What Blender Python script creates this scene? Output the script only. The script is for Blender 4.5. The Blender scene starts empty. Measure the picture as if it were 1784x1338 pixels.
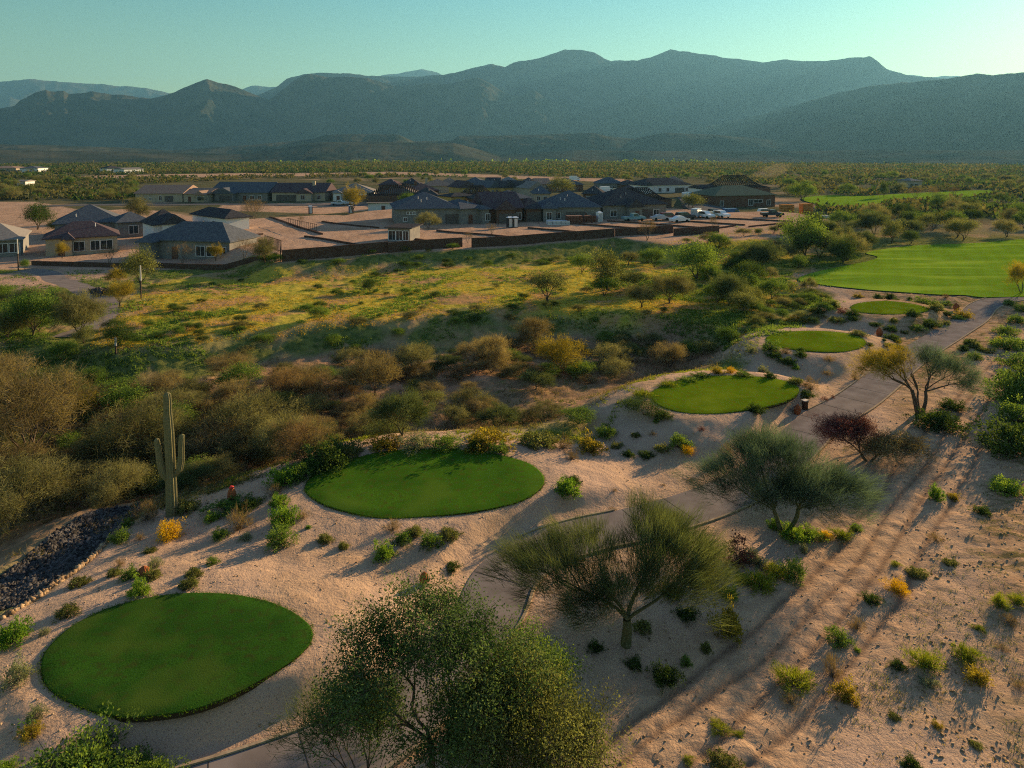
import bpy, math, random
import numpy as np
from mathutils import Vector, Matrix

C = bpy.context.scene.collection
PI = math.pi
R = math.radians

# ------------------------------------------------------------------ camera, world, sun, exposure
CAM_H = 18.0
FPX = 1205.0                       # focal length in photo pixels (photo is 1784 wide)
PITCH = math.radians(3.0)          # nearly level, with the frame shifted down (verticals stay upright)
PY0 = 265 + FPX * math.tan(PITCH)  # photo row of the optical axis
SUN_AZ, SUN_EL = R(45), R(12.2)      # azimuth measured from +Y towards +X
cam_d = bpy.data.cameras.new('camera')
cam_d.sensor_width = 36
cam_d.lens = FPX / 1784 * 36
cam_d.shift_y = -(669 - PY0) / 1784
cam_d.clip_start, cam_d.clip_end = 0.5, 40000
cam = bpy.data.objects.new('camera', cam_d)
cam.location = (0, 0, CAM_H)
cam.rotation_euler = (PI / 2 - PITCH, 0, 0)
C.objects.link(cam)
sc = bpy.context.scene
sc.camera = cam
world = bpy.data.worlds.new('World')
sc.world = world
world.use_nodes = True
wn, wl = world.node_tree.nodes, world.node_tree.links
sky = wn.new('ShaderNodeTexSky')
sky.sky_type = 'NISHITA'
sky.sun_disc = False
sky.sun_elevation = SUN_EL
sky.sun_rotation = SUN_AZ
sky.altitude = 500
sky.air_density = 1.0
sky.dust_density = 0.25
sky.ozone_density = 1.8
bg = wn['Background']
grade = wn.new('ShaderNodeMix')
grade.data_type = 'RGBA'; grade.blend_type = 'MULTIPLY'
grade.inputs[0].default_value = 1.0
tcw = wn.new('ShaderNodeTexCoord'); sxw = wn.new('ShaderNodeSeparateXYZ'); tin = wn.new('ShaderNodeValToRGB')
wl.new(tcw.outputs['Generated'], sxw.inputs[0]); wl.new(sxw.outputs['Z'], tin.inputs[0])
cr = tin.color_ramp; cr.elements[0].position = .06; cr.elements[0].color = (1.0, .98, .44, 1); cr.elements[1].position = .21; cr.elements[1].color = (.66, .98, .70, 1)
el = cr.elements.new(.42); el.color = (1.0, .93, 1.08, 1)
wl.new(tin.outputs[0], grade.inputs[7])
wl.new(sky.outputs[0], grade.inputs[6])
wl.new(grade.outputs[2], bg.inputs[0])
bg.inputs[1].default_value = 0.05
sun_d = bpy.data.lights.new('sun', 'SUN')
sun_d.energy = 5.0
sun_d.angle = R(0.6)
sun_d.color = (1.0, 0.71, 0.40)
sun = bpy.data.objects.new('sun', sun_d)
SV = Vector((math.sin(SUN_AZ) * math.cos(SUN_EL), math.cos(SUN_AZ) * math.cos(SUN_EL), math.sin(SUN_EL)))
sun.rotation_euler = SV.to_track_quat('Z', 'Y').to_euler()
sun.location = (60, 60, 60)
C.objects.link(sun)
vs = sc.view_settings
vs.view_transform = 'Standard'; vs.look = 'None'; vs.gamma = 1; vs.use_curve_mapping = False
vs.exposure = 1.68
sc.cycles.max_bounces = 5
sc.cycles.diffuse_bounces = 2
sc.cycles.glossy_bounces = 1
sc.cycles.transmission_bounces = 3
sc.cycles.transparent_max_bounces = 4
sc.cycles.volume_bounces = 0
sc.cycles.use_denoising = False
sc.cycles.filter_width = 1.1
sc.cycles.use_adaptive_sampling = True
sc.cycles.adaptive_threshold = 0.01

# ------------------------------------------------------------------ noise
def _h(ix, iy, s):
    n = (ix.astype(np.int64) * 374761393 + iy.astype(np.int64) * 668265263 + s * 1442695041) & 0xffffffff
    n = ((n ^ (n >> 13)) * 1274126177) & 0xffffffff
    return ((n ^ (n >> 16)) & 0xffff) / 65535.0
def vnoise(x, y, s=0):
    x = np.asarray(x, float); y = np.asarray(y, float)
    ix, iy = np.floor(x), np.floor(y)
    fx, fy = x - ix, y - iy
    fx = fx * fx * fx * (fx * (fx * 6 - 15) + 10); fy = fy * fy * fy * (fy * (fy * 6 - 15) + 10)
    a, b = _h(ix, iy, s), _h(ix + 1, iy, s)
    c, d = _h(ix, iy + 1, s), _h(ix + 1, iy + 1, s)
    return (a + (b - a) * fx) * (1 - fy) + (c + (d - c) * fx) * fy
def fbm(x, y, o=4, s=0, g=0.5):
    t = 0; a = 1; n = 0
    for k in range(o):
        t = t + a * vnoise(x * 2 ** k, y * 2 ** k, s + 17 * k); n += a; a *= g
    return t / n * 2 - 1
def ridged(x, y, o=4, s=0, g=0.5):
    t = 0; a = 1; n = 0
    for k in range(o):
        t = t + a * (1 - np.abs(vnoise(x * 2 ** k, y * 2 ** k, s + 17 * k) * 2 - 1)); n += a; a *= g
    return t / n
def sstep(a, b, x):
    t = np.clip((x - a) / (b - a), 0, 1)
    return t * t * (3 - 2 * t)

# ------------------------------------------------------------------ where a photo point stands on the land
def ray(px, py):
    x = (px - 892) / FPX; y = (PY0 - py) / FPX
    return x, math.cos(PITCH) + y * math.sin(PITCH), -math.sin(PITCH) + y * math.cos(PITCH)
def flat(px, py, z=0.0):
    x, dy, dz = ray(px, py)
    t = (z - CAM_H) / dz
    return (x * t, dy * t)
def smooth_loop(pts, n=8):
    P = np.array(pts, float); m = len(P); out = []
    for i in range(m):
        p0, p1, p2, p3 = P[i - 1], P[i], P[(i + 1) % m], P[(i + 2) % m]
        for k in range(n):
            t = k / n
            out.append(0.5 * ((2 * p1) + (-p0 + p2) * t + (2 * p0 - 5 * p1 + 4 * p2 - p3) * t * t + (-p0 + 3 * p1 - 3 * p2 + p3) * t ** 3))
    return np.array(out)
def smooth_line(pts, n=10):
    P = np.array(pts, float); P = np.vstack([2 * P[0] - P[1], P, 2 * P[-1] - P[-2]]); out = []
    for i in range(1, len(P) - 2):
        p0, p1, p2, p3 = P[i - 1], P[i], P[i + 1], P[i + 2]
        for k in range(n):
            t = k / n
            out.append(0.5 * ((2 * p1) + (-p0 + p2) * t + (2 * p0 - 5 * p1 + 4 * p2 - p3) * t * t + (-p0 + 3 * p1 - 3 * p2 + p3) * t ** 3))
    out.append(P[-2])
    return np.array(out)
def _prep(x, y):
    x, y = np.broadcast_arrays(np.asarray(x, float), np.asarray(y, float))
    return x, y, (x.ndim == 1 and x.size > 500 and bool(np.all(np.diff(y) >= 0)))
def sdist(x, y, poly, cap=16.0):
    """signed distance to a closed polygon, negative inside (capped when the points come row by row)"""
    x, y, srt = _prep(x, y)
    P = np.asarray(poly); d = np.full(x.shape, cap * cap if srt else 1e18); ins = np.zeros(x.shape, bool)
    for i in range(len(P)):
        ax, ay = P[i - 1]; bx, by = P[i]
        ex, ey = bx - ax, by - ay
        s = slice(*np.searchsorted(y, [min(ay, by) - cap, max(ay, by) + cap])) if srt else Ellipsis
        xs, ys_ = x[s], y[s]
        if xs.size == 0: continue
        t = np.clip(((xs - ax) * ex + (ys_ - ay) * ey) / (ex * ex + ey * ey + 1e-12), 0, 1)
        d[s] = np.minimum(d[s], (xs - ax - t * ex) ** 2 + (ys_ - ay - t * ey) ** 2)
        ins[s] ^= ((ay > ys_) != (by > ys_)) & (xs < ax + (ys_ - ay) * ex / (ey if ey != 0 else 1e-12))
    d = np.sqrt(d)
    return np.where(ins, -d, d)
def ldist(x, y, line, cap=9.0):
    x, y, srt = _prep(x, y)
    d = np.full(x.shape, cap * cap if srt else 1e18); sg = np.ones(x.shape)
    P = np.asarray(line)
    for i in range(1, len(P)):
        ax, ay = P[i - 1]; bx, by = P[i]
        ex, ey = bx - ax, by - ay
        s = slice(*np.searchsorted(y, [min(ay, by) - cap, max(ay, by) + cap])) if srt else Ellipsis
        xs, ys_ = x[s], y[s]
        if xs.size == 0: continue
        t = np.clip(((xs - ax) * ex + (ys_ - ay) * ey) / (ex * ex + ey * ey + 1e-12), 0, 1)
        q = (xs - ax - t * ex) ** 2 + (ys_ - ay - t * ey) ** 2
        sg[s] = np.where(q < d[s], np.sign(ex * (ys_ - ay) - ey * (xs - ax)), sg[s]); d[s] = np.minimum(d[s], q)
    return np.sqrt(d) * sg

TEES = [
 (1.0, [(72,1160),(85,1130),(130,1090),(200,1057),(290,1038),(390,1036),(470,1050),(525,1078),(545,1108),(520,1145),(450,1190),(370,1228),(290,1247),(200,1250),(120,1225),(80,1195)]),
 (0.75, [(531,852),(550,826),(605,803),(680,786),(760,782),(850,790),(915,806),(944,827),(945,848),(910,873),(830,893),(740,901),(660,903),(590,890),(548,872)]),
 (1.1, [(1133,690),(1150,675),(1200,659),(1260,655),(1330,658),(1375,667),(1392,680),(1375,697),(1320,713),(1250,721),(1190,719),(1150,708)]),
 (1.0, [(1335,590),(1362,580),(1420,577),(1480,582),(1507,594),(1500,606),(1460,614),(1400,612),(1352,603)]),
 (0.9, [(1482,536),(1500,528),(1545,525),(1590,530),(1618,539),(1600,546),(1550,548),(1500,545)]),
]
TEE_W = [(z, smooth_loop([flat(a, b, z) for a, b in pts], 6)) for z, pts in TEES]
FAIRWAY = smooth_loop([flat(*p, .35) for p in [(1390,486),(1405,493),(1480,503),(1570,510),(1650,515),(1745,514),(1850,508),(1930,480),(1930,410),(1860,410),(1784,417),(1700,424),(1600,428),(1545,434),(1508,441),(1528,448),(1515,455),(1470,464),(1420,475)]], 6)
FARWAY = smooth_loop([flat(*p) for p in [(1395,347),(1440,341),(1510,342),(1600,337),(1690,333),(1730,334),(1690,343),(1620,349),(1540,352),(1500,364),(1440,360)]], 5)
PATH = smooth_line([flat(*p) for p in [(180,1450),(340,1408),(480,1360),(590,1312),(700,1238),(790,1140),(850,1065),(880,1005),(935,962),(1020,932),(1110,911),(1230,875),(1320,832),(1380,780),(1430,735),(1485,702),(1530,668),(1562,640),(1600,612),(1650,582),(1692,556),(1716,532),(1765,519),(1850,514),(1960,513)]], 8)
PATH2 = smooth_line([flat(*p) for p in [(40,470),(75,474),(100,487),(140,502),(165,515),(182,530),(170,560),(120,585)]], 8)
TRACK = smooth_line([flat(*p) for p in [(1000,1480),(1130,1340),(1270,1230),(1400,1110),(1500,1000),(1560,910),(1620,820),(1690,720),(1750,650),(1840,580),(1950,540)]], 8)
THICK = np.array([flat(*p) for p in [(-400,640),(0,622),(110,648),(180,660),(300,640),(450,600),(560,585),(700,578),(860,566),(1000,555),(1180,558),(1290,585),(1270,620),(1150,650),(1050,690),(980,720),(860,745),(700,760),(580,782),(470,826),(330,850),(230,880),(150,900),(60,960),(-60,1010),(-400,1050)]])
WASH = smooth_loop([flat(*p) for p in [(-500,640),(0,605),(180,612),(330,600),(450,580),(600,568),(760,560),(860,548),(960,545),(1120,550),(1290,580),(1260,620),(1130,650),(1030,690),(960,720),(860,740),(700,752),(580,772),(470,815),(330,835),(230,860),(130,880),(30,930),(-80,1000),(-500,1100)]], 3)
FIELD = np.array([flat(*p) for p in [(180,600),(190,560),(240,520),(290,486),(480,482),(700,472),(880,462),(1010,455),(1180,440),(1300,420),(1390,395),(1400,400),(1330,425),(1420,470),(1380,500),(1330,540),(1300,580),(1190,556),(1050,552),(930,545),(820,540),(720,552),(560,566),(380,584),(280,600)]])
LOTS = np.array([flat(*p, 2.2) for p in [(485,455),(680,438),(860,428),(1070,411),(1180,425),(1380,408),(1440,380),(1390,370),(1350,366),(1250,368),(1180,362),(1000,362),(860,362),(690,362),(640,366),(600,374),(560,373),(420,380),(400,400),(420,430)]])
PADL = np.array([flat(*p, 2.2) for p in [(-200,463),(60,463),(250,467),(484,463),(500,440),(480,400),(240,362),(-200,395)]])
YARD = np.array([flat(*p) for p in [(-200,469),(60,468),(250,470),(484,464),(500,440),(480,400),(240,362),(-200,395)]])
BARE = np.array([flat(*p) for p in [(100,470),(200,472),(196,486),(120,490),(70,506),(-40,510),(-40,480),(40,474)]])
LOTS2 = np.array([flat(*p) for p in [(-60,352),(60,352),(130,365),(90,385),(30,392),(-60,392)]])
LOTS3 = np.array([flat(*p) for p in [(390,356),(640,352),(640,366),(560,373),(380,366)]])
LOTS4 = np.array([flat(*p) for p in [(150,312),(720,304),(1100,318),(1100,312),(700,300),(400,302),(150,306)]])
STREET = np.array([flat(*p) for p in [(1200,378),(1270,372),(1255,350),(1240,340),(1180,343),(1190,362)]])
ROCKS = smooth_loop([flat(*p) for p in [(-90,1150),(0,1080),(60,1062),(130,1006),(190,935),(262,872),(200,860),(130,895),(60,950),(-40,1020),(-120,1060)]], 4)
SANDY = np.array([flat(*p) for p in [(-200,1400),(-60,1120),(60,1066),(190,935),(260,885),(330,866),(470,840),(540,800),(620,785),(900,780),(1020,778),(1070,740),(1100,700),(1160,668),(1290,655),(1330,600),(1380,580),(1480,540),(1450,515),(1390,500),(1390,480),(1600,515),(1784,520),(2000,520),(2000,640),(2000,1400),(900,1700)]])

def terrain(x, y):
    x = np.asarray(x, float); y = np.asarray(y, float)
    near = y < 450
    z = 0.25 * fbm(x / 23, y / 23, 3, 5)
    z = z + np.where(near, 0.05 * fbm(x / 3.1, y / 3.1, 3, 9), 0)
    z = z - 1.9 * (1 - sstep(-4.5, 2.5, sdist(x, y, WASH))) * (1 + 0.35 * fbm(x / 14, y / 14, 3, 21))
    z = z - 0.45 * (1 - sstep(-1.2, 0.5, sdist(x, y, ROCKS)))
    for (zt, poly), bw in zip(TEE_W, (7.5, 7, 5.5, 5.5, 6)):
        d = sdist(x, y, poly)
        m = 1 - sstep(0.25, bw, d + 0.5 * fbm(x / 2.5, y / 2.5, 2, 3) * sstep(.3, 1.5, d))
        z = z * (1 - m) + zt * m
    d = sdist(x, y, FAIRWAY)
    m = 1 - sstep(0, 6, d); z = z * (1 - m) + (0.35 + .35 * fbm(x / 16, y / 16, 2, 77) * sstep(0, -9, d)) * m
    dp = np.abs(ldist(x, y, PATH)); m = 1 - sstep(1.7, 3.0, dp); z = z * (1 - 0.9 * m)
    dt = ldist(x, y, TRACK)
    m = 1 - sstep(2.2, 3.6, np.abs(dt))
    z = z - 0.10 * m
    for o in (-1.55, -.5, .55, 1.5):
        z = z - 0.09 * np.exp(-((dt - o - .25 * fbm(x / 5, y / 5, 2, int(50 + o * 4))) / .22) ** 2)
    z = z + 2.0 * (1 - sstep(-.5, 6, sdist(x, y, LOTS))) 
    # low berm along the right edge, rising bajada far away
    r = np.hypot(x, y)
    z = z - 45 * sstep(1130, 1600, r + 120 * fbm(x / 210, y / 210, 3, 71)) + 1.2 * fbm(x / 120, y / 120, 3, 31) * sstep(300, 700, r)
    return z
HGT = {}
def tz(x, y):
    """height of the built ground sheet (read off its own grid)"""
    ys, cols, half, Z = HGT['ys'], HGT['cols'], HGT['half'], HGT['Z']
    i = int(np.clip(np.searchsorted(ys, y) - 1, 0, len(ys) - 2)); ty = (y - ys[i]) / (ys[i + 1] - ys[i])
    def row(k):
        u = np.clip((x / half(ys[k]) + 1) / 2 * (cols - 1), 0, cols - 1.001); j = int(u)
        return Z[k, j] * (1 - (u - j)) + Z[k, j + 1] * (u - j)
    return float(row(i) * (1 - ty) + row(i + 1) * ty)
def at(px, py, dz=0.0):
    """the spot on the land that photo pixel (px, py) looks at"""
    z = 0.0
    for _ in range(5):
        x, y = flat(px, py, z)
        z = tz(x, y)
    return Vector((x, y, z + dz))
def ppm(v):
    """photo pixels per metre at a point"""
    d = v.y * math.cos(PITCH) + (CAM_H - v.z) * math.sin(PITCH)
    return FPX / d

# ------------------------------------------------------------------ materials
def mat(name, col, rough=0.9, noise=None, bump=0.0, metal=0.0, spec=0.3):
    """noise = (scale, second colour, detail)"""
    m = bpy.data.materials.new(name); m.use_nodes = True
    n, l = m.node_tree.nodes, m.node_tree.links
    b = n['Principled BSDF']
    b.inputs['Base Color'].default_value = (*col, 1)
    b.inputs['Roughness'].default_value = rough
    b.inputs['Metallic'].default_value = metal
    b.inputs['Specular IOR Level'].default_value = 0 if rough > .75 else spec
    if noise:
        tc = n.new('ShaderNodeTexCoord')
        t = n.new('ShaderNodeTexNoise'); t.inputs['Scale'].default_value = noise[0]; t.inputs['Detail'].default_value = noise[2] if len(noise) > 2 else 4
        l.new(tc.outputs['Object'], t.inputs['Vector'])
        rp = n.new('ShaderNodeMapRange'); rp.inputs[1].default_value = .35; rp.inputs[2].default_value = .65
        l.new(t.outputs[0], rp.inputs[0])
        mx = n.new('ShaderNodeMix'); mx.data_type = 'RGBA'
        mx.inputs[6].default_value = (*col, 1); mx.inputs[7].default_value = (*noise[1], 1)
        l.new(rp.outputs[0], mx.inputs[0]); l.new(mx.outputs[2], b.inputs['Base Color'])
        if bump:
            bp = n.new('ShaderNodeBump'); bp.inputs['Distance'].default_value = bump
            l.new(t.outputs[0], bp.inputs['Height']); l.new(bp.outputs[0], b.inputs['Normal'])
    return m
def foliage(name, c1, c2, trans=0.45, objvar=0.25, tw=(1.25, 1.15, .5)):
    """leaf material: two leaf colours spread over the crown by a per-leaf value, light passes through"""
    m = bpy.data.materials.new(name); m.use_nodes = True
    n, l = m.node_tree.nodes, m.node_tree.links
    n.remove(n['Principled BSDF'])
    at_ = n.new('ShaderNodeAttribute'); at_.attribute_name = 'tint'
    oi = n.new('ShaderNodeObjectInfo')
    ad = n.new('ShaderNodeMath'); ad.operation = 'MULTIPLY_ADD'
    ad.inputs[1].default_value = objvar * 2
    l.new(oi.outputs['Random'], ad.inputs[0])
    s2 = n.new('ShaderNodeMath'); s2.operation = 'SUBTRACT'; s2.inputs[1].default_value = objvar
    l.new(at_.outputs['Fac'], s2.inputs[0]); l.new(s2.outputs[0], ad.inputs[2])
    ad.use_clamp = True
    mx = n.new('ShaderNodeMix'); mx.data_type = 'RGBA'
    mx.inputs[6].default_value = (*c1, 1); mx.inputs[7].default_value = (*c2, 1)
    l.new(ad.outputs[0], mx.inputs[0])
    d = n.new('ShaderNodeBsdfDiffuse'); t = n.new('ShaderNodeBsdfTranslucent')
    l.new(mx.outputs[2], d.inputs[0])
    tm = n.new('ShaderNodeMix'); tm.data_type = 'RGBA'; tm.blend_type = 'MULTIPLY'; tm.inputs[0].default_value = 1
    tm.inputs[7].default_value = (*tw, 1)
    l.new(mx.outputs[2], tm.inputs[6]); l.new(tm.outputs[2], t.inputs[0])
    ms = n.new('ShaderNodeMixShader'); ms.inputs[0].default_value = trans
    l.new(d.outputs[0], ms.inputs[1]); l.new(t.outputs[0], ms.inputs[2])
    l.new(ms.outputs[0], n['Material Output'].inputs[0])
    return m

M = {
 'leaf_green': foliage('leaf_green', (.045, .10, .025), (.17, .26, .055)),
 'leaf_bright': foliage('leaf_bright', (.06, .16, .02), (.22, .33, .05)),
 'leaf_pale': foliage('leaf_pale', (.10, .13, .07), (.30, .32, .19), .35),
 'leaf_yellow': foliage('leaf_yellow', (.42, .26, .012), (.75, .50, .02), .35, .1),
 'leaf_lime': foliage('leaf_lime', (.09, .14, .015), (.26, .30, .035), .45),
 'leaf_dark': foliage('leaf_dark', (.025, .055, .018), (.09, .14, .035), .4),
 'leaf_olive': foliage('leaf_olive', (.07, .085, .026), (.24, .25, .09), .45, .25, (1.15, 1.15, .6)),
 'leaf_dry': foliage('leaf_dry', (.10, .07, .035), (.30, .22, .11), .3),
 'leaf_brown': foliage('leaf_brown', (.105, .088, .05), (.29, .24, .13), .45, .3),
 'leaf_rust': foliage('leaf_rust', (.115, .08, .045), (.27, .19, .10), .4, .3),
 'leaf_mixed': foliage('leaf_mixed', (.08, .085, .04), (.26, .25, .11), .45, .3, (1.15, 1.1, .6)),
 'leaf_gold': foliage('leaf_gold', (.14, .12, .02), (.36, .29, .045), .45, .2),
 'leaf_meadow': foliage('leaf_meadow', (.20, .19, .02), (.60, .38, .03), .5, 0),
 'leaf_scrub': foliage('leaf_scrub', (.05, .06, .028), (.16, .15, .065), .35, .1),
 'leaf_rim': foliage('leaf_rim', (.03, .08, .008), (.09, .16, .02), .4, 0),
 'leaf_purple': foliage('leaf_purple', (.07, .028, .03), (.21, .085, .085), .3, .1),
 'leaf_verde': foliage('leaf_verde', (.035, .06, .028), (.14, .175, .075), .42, .12),
 'leaf_mesquite': foliage('leaf_mesquite', (.035, .075, .022), (.15, .205, .075), .4, .12, (1.1, 1.15, .6)),
 'leaf_teal': foliage('leaf_teal', (.045, .075, .045), (.155, .205, .12), .4, .1, (1.0, 1.1, .75)),
 'bark': mat('bark', (.06, .042, .03), .95, (9, (.13, .10, .075), 5), .02),
 'bark_green': mat('bark_green', (.07, .075, .035), .9, (7, (.13, .12, .06), 4), .01),
 'twig_pale': mat('twig_pale', (.22, .18, .13), .9, (7, (.12, .09, .06))),
}

# ------------------------------------------------------------------ fast meshes and object helpers
def np_mesh(name, V, F, mats, mi=None, tint=None, smooth=False):
    """V (n,3); F list of (m,k) index arrays; one mesh"""
    me = bpy.data.meshes.new(name)
    V = np.asarray(V, np.float32)
    if not isinstance(F, list): F = [F]
    F = [np.asarray(f, np.int32) for f in F if len(f)]
    loops = np.concatenate([f.ravel() for f in F])
    tot = np.concatenate([np.full(len(f), f.shape[1], np.int32) for f in F])
    st = np.concatenate([[0], np.cumsum(tot)[:-1]]).astype(np.int32)
    me.vertices.add(len(V)); me.vertices.foreach_set('co', V.ravel())
    me.loops.add(len(loops)); me.loops.foreach_set('vertex_index', loops)
    me.polygons.add(len(tot)); me.polygons.foreach_set('loop_start', st); me.polygons.foreach_set('loop_total', tot)
    for m in (mats if isinstance(mats, (list, tuple)) else [mats]):
        me.materials.append(m)
    if mi is not None: me.polygons.foreach_set('material_index', np.asarray(mi, np.int32))
    if smooth: me.polygons.foreach_set('use_smooth', np.ones(len(tot), bool))
    me.update(calc_edges=True)
    if tint is not None:
        for nm, arr in (tint.items() if isinstance(tint, dict) else [('tint', tint)]):
            arr = np.asarray(arr, np.float32)
            if arr.ndim == 1:
                a = me.attributes.new(nm, 'FLOAT', 'POINT'); a.data.foreach_set('value', arr)
            else:
                a = me.attributes.new(nm, 'FLOAT_COLOR', 'POINT')
                a.data.foreach_set('color', np.hstack([arr, np.ones((len(arr), 1), np.float32)]).ravel() if arr.shape[1] == 3 else arr.ravel())
    return me
def link(name, me, parent=None, loc=None, rot=None, scale=None):
    o = bpy.data.objects.new(name, me); C.objects.link(o)
    if parent: o.parent = parent
    if loc is not None: o.location = loc
    if rot is not None: o.rotation_euler = rot
    if scale is not None: o.scale = scale if hasattr(scale, '__len__') else (scale,) * 3
    return o
def tag(o, label=None, cat=None, group=None, kind=None):
    if label: o['label'] = label
    if cat: o['category'] = cat
    if group: o['group'] = group
    if kind: o['kind'] = kind
    return o
class MB:
    """collects boxes, prisms and tubes into one mesh"""
    def __init__(s): s.V = []; s.F = []; s.n = 0
    def add(s, V, F):
        s.V.append(np.asarray(V, float)); s.F += [[i + s.n for i in f] for f in F]; s.n += len(V)
    def box(s, x0, y0, z0, x1, y1, z1, M4=None):
        V = np.array([(x, y, z) for z in (z0, z1) for y in (y0, y1) for x in (x0, x1)], float)
        if M4 is not None: V = np.array([M4 @ Vector(v) for v in V])
        s.add(V, [(0, 2, 3, 1), (4, 5, 7, 6), (0, 1, 5, 4), (2, 6, 7, 3), (0, 4, 6, 2), (1, 3, 7, 5)])
    def tube(s, pts, rad, k=8, cap=True, ribs=0, ribd=0.0):
        P = np.array([tuple(p) for p in pts], float); n = len(P)
        T = np.gradient(P, axis=0); T /= np.linalg.norm(T, axis=1)[:, None] + 1e-9
        ref = np.array([0.0, 1, 0]) if abs(T[0][1]) < .8 else np.array([1.0, 0, 0])
        V = []
        for i in range(n):
            a = np.cross(T[i], ref); a /= np.linalg.norm(a) + 1e-9; b = np.cross(T[i], a)
            for j in range(k):
                th = 2 * PI * j / k
                r = rad[i] * (1 - (ribd if ribs and (j % 2) else 0))
                V.append(P[i] + r * (math.cos(th) * a + math.sin(th) * b))
        F = [(i * k + j, i * k + (j + 1) % k, (i + 1) * k + (j + 1) % k, (i + 1) * k + j) for i in range(n - 1) for j in range(k)]
        if cap: F += [tuple(range(k))[::-1], tuple(range((n - 1) * k, n * k))]
        s.add(V, F)
    def build(s, name, m, parent=None, smooth=False):
        me = bpy.data.meshes.new(name)
        me.from_pydata(np.vstack(s.V).tolist(), [], s.F)
        for mm in (m if isinstance(m, (list, tuple)) else [m]): me.materials.append(mm)
        if smooth: me.polygons.foreach_set('use_smooth', [True] * len(me.polygons))
        me.update()
        return link(name, me, parent)
def empty(name, loc, rz=0, scale=1):
    o = bpy.data.objects.new(name, None); C.objects.link(o)
    o.empty_display_size = .3
    o.location = loc; o.rotation_euler = (0, 0, rz); o.scale = scale if hasattr(scale, '__len__') else (scale,) * 3
    return o
def dup(root, loc, rz=0, scale=1):
    r = root.copy(); C.objects.link(r); r.location = loc; r.rotation_euler = (0, 0, rz)
    r.scale = scale if hasattr(scale, '__len__') else (scale,) * 3
    for ch in root.children:
        c = ch.copy(); C.objects.link(c); c.parent = r
        for g in ch.children:
            d = g.copy(); C.objects.link(d); d.parent = c
    return r

# ------------------------------------------------------------------ ground
def zones(x, y):
    wob = 2.2 * fbm(x / 4, y / 4, 3, 61) * np.clip(y / 60, .3, 3)
    wide = sstep(15, 60, y)
    z = {}
    sand = 1 - sstep(-.6, .8, sdist(x, y, SANDY) + wob * .6)
    for zt, poly in TEE_W[1:]:
        sand = np.maximum(sand, 1 - sstep(3, 5.5, sdist(x, y, poly) + wob * .5))
    th = (1 - sstep(-1, 1.5, sdist(x, y, THICK) + wob)) * (1 - sand)
    fi = (1 - sstep(-1, 2, sdist(x, y, FIELD) + wob)) * (1 - sand)
    lots = np.zeros_like(x)
    for p in (LOTS, LOTS2, LOTS3, LOTS4, YARD, BARE): lots = np.maximum(lots, 1 - sstep(-.5, .8, sdist(x, y, p) + wob * .1))
    tr = 1 - sstep(2.2, 3.4, np.abs(ldist(x, y, TRACK)) + wob * .35)
    rest = 1 - np.clip(sand + th + fi + lots, 0, 1)
    green = rest * (y < 190) ; plain = rest * (y >= 190)
    plain_l = sstep(130, 190, y + wob)
    green = rest * (1 - plain_l); plain = rest * plain_l
    rgt = sand * sstep(12, 17, x - .42 * (y - 16) * 0 + wob - (y - 16) * .42)   # the rough ground right of the path
    return fi, th, lots, tr, green, plain, rgt

def fan_grid(ys, cols, half):
    u = np.linspace(-1, 1, cols)
    Y = np.repeat(ys[:, None], cols, 1); X = u[None, :] * half(ys)[:, None]
    n, m = len(ys), cols
    i = np.arange(n * m).reshape(n, m)
    F = np.stack([i[:-1, :-1], i[:-1, 1:], i[1:, 1:], i[1:, :-1]], -1).reshape(-1, 4)
    return X.ravel(), Y.ravel(), F

ys = np.concatenate([np.linspace(-60, 6, 30)[:-1], 6 + np.linspace(0, 1, 24)[:-1] * 6, 12 * np.exp(np.linspace(0, math.log(5200 / 12), 960))])
half_w = lambda y: 16 + 1.02 * np.maximum(y + 12, 12)
gx, gy, gF = fan_grid(ys, 860, half_w)
gz = terrain(gx, gy)
fine = gy < 130
zi = zones(gx, gy)
free_ = lambda a, b: sstep(0, .8, np.abs(ldist(a, b, PATH)) - 1.8)
rough = np.clip(zi[0] * .5 + zi[1] * 1.2 + zi[4] * .9 + zi[6] * .25 + .35 + zi[3] * .1, 0, 1.4)
turf = np.full(gx.shape, 99.0)
for zt, p in TEE_W: turf = np.minimum(turf, sdist(gx, gy, p))
turf = np.minimum(turf, sdist(gx, gy, FAIRWAY)); turf = np.minimum(turf, sdist(gx, gy, FARWAY))
turf = np.minimum(turf, np.abs(ldist(gx, gy, PATH)) - 1.75); turf = np.minimum(turf, np.abs(ldist(gx, gy, PATH2)) - 1.6)
free = sstep(0, .8, turf)
sa = (gx + gy) * .7071; ta = (gx - gy) * .7071
streak = .04 * fbm(sa / 5, ta / .9, 3, 95) + .035 * fbm(sa / .4, ta / 1.1, 3, 97) + .03 * fbm(sa / .3, ta / .35, 2, 98)
gz = gz + np.where(gy < 120, streak, 0) * np.clip(zi[6] + zi[3], 0, 1) * free_(gx, gy)
mic = 0.11 * fbm(gx / .9, gy / .9, 4, 91) + .07 * (ridged(gx / .35, gy / .35, 2, 93) - .6)
gz = gz + np.where(gy < 160, mic, 0) * rough * free - .06 * (1 - sstep(-.6, 0, turf))
V = np.stack([gx, gy, gz], 1)
HGT.update(ys=ys, cols=860, half=half_w, Z=gz.reshape(len(ys), 860).copy())
tA = np.stack([zi[0], zi[1], zi[2]], 1); tB = np.stack([zi[3], zi[4], zi[5]], 1)
dtk = ldist(gx, gy, TRACK); rut = sum(np.exp(-((dtk - o_ - .25 * fbm(gx / 5, gy / 5, 2, int(50 + o_ * 4))) / .13) ** 2) for o_ in (-1.55, -.5, .55, 1.5))
tC = np.stack([zi[6], np.clip(rut, 0, 1), free], 1)

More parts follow.
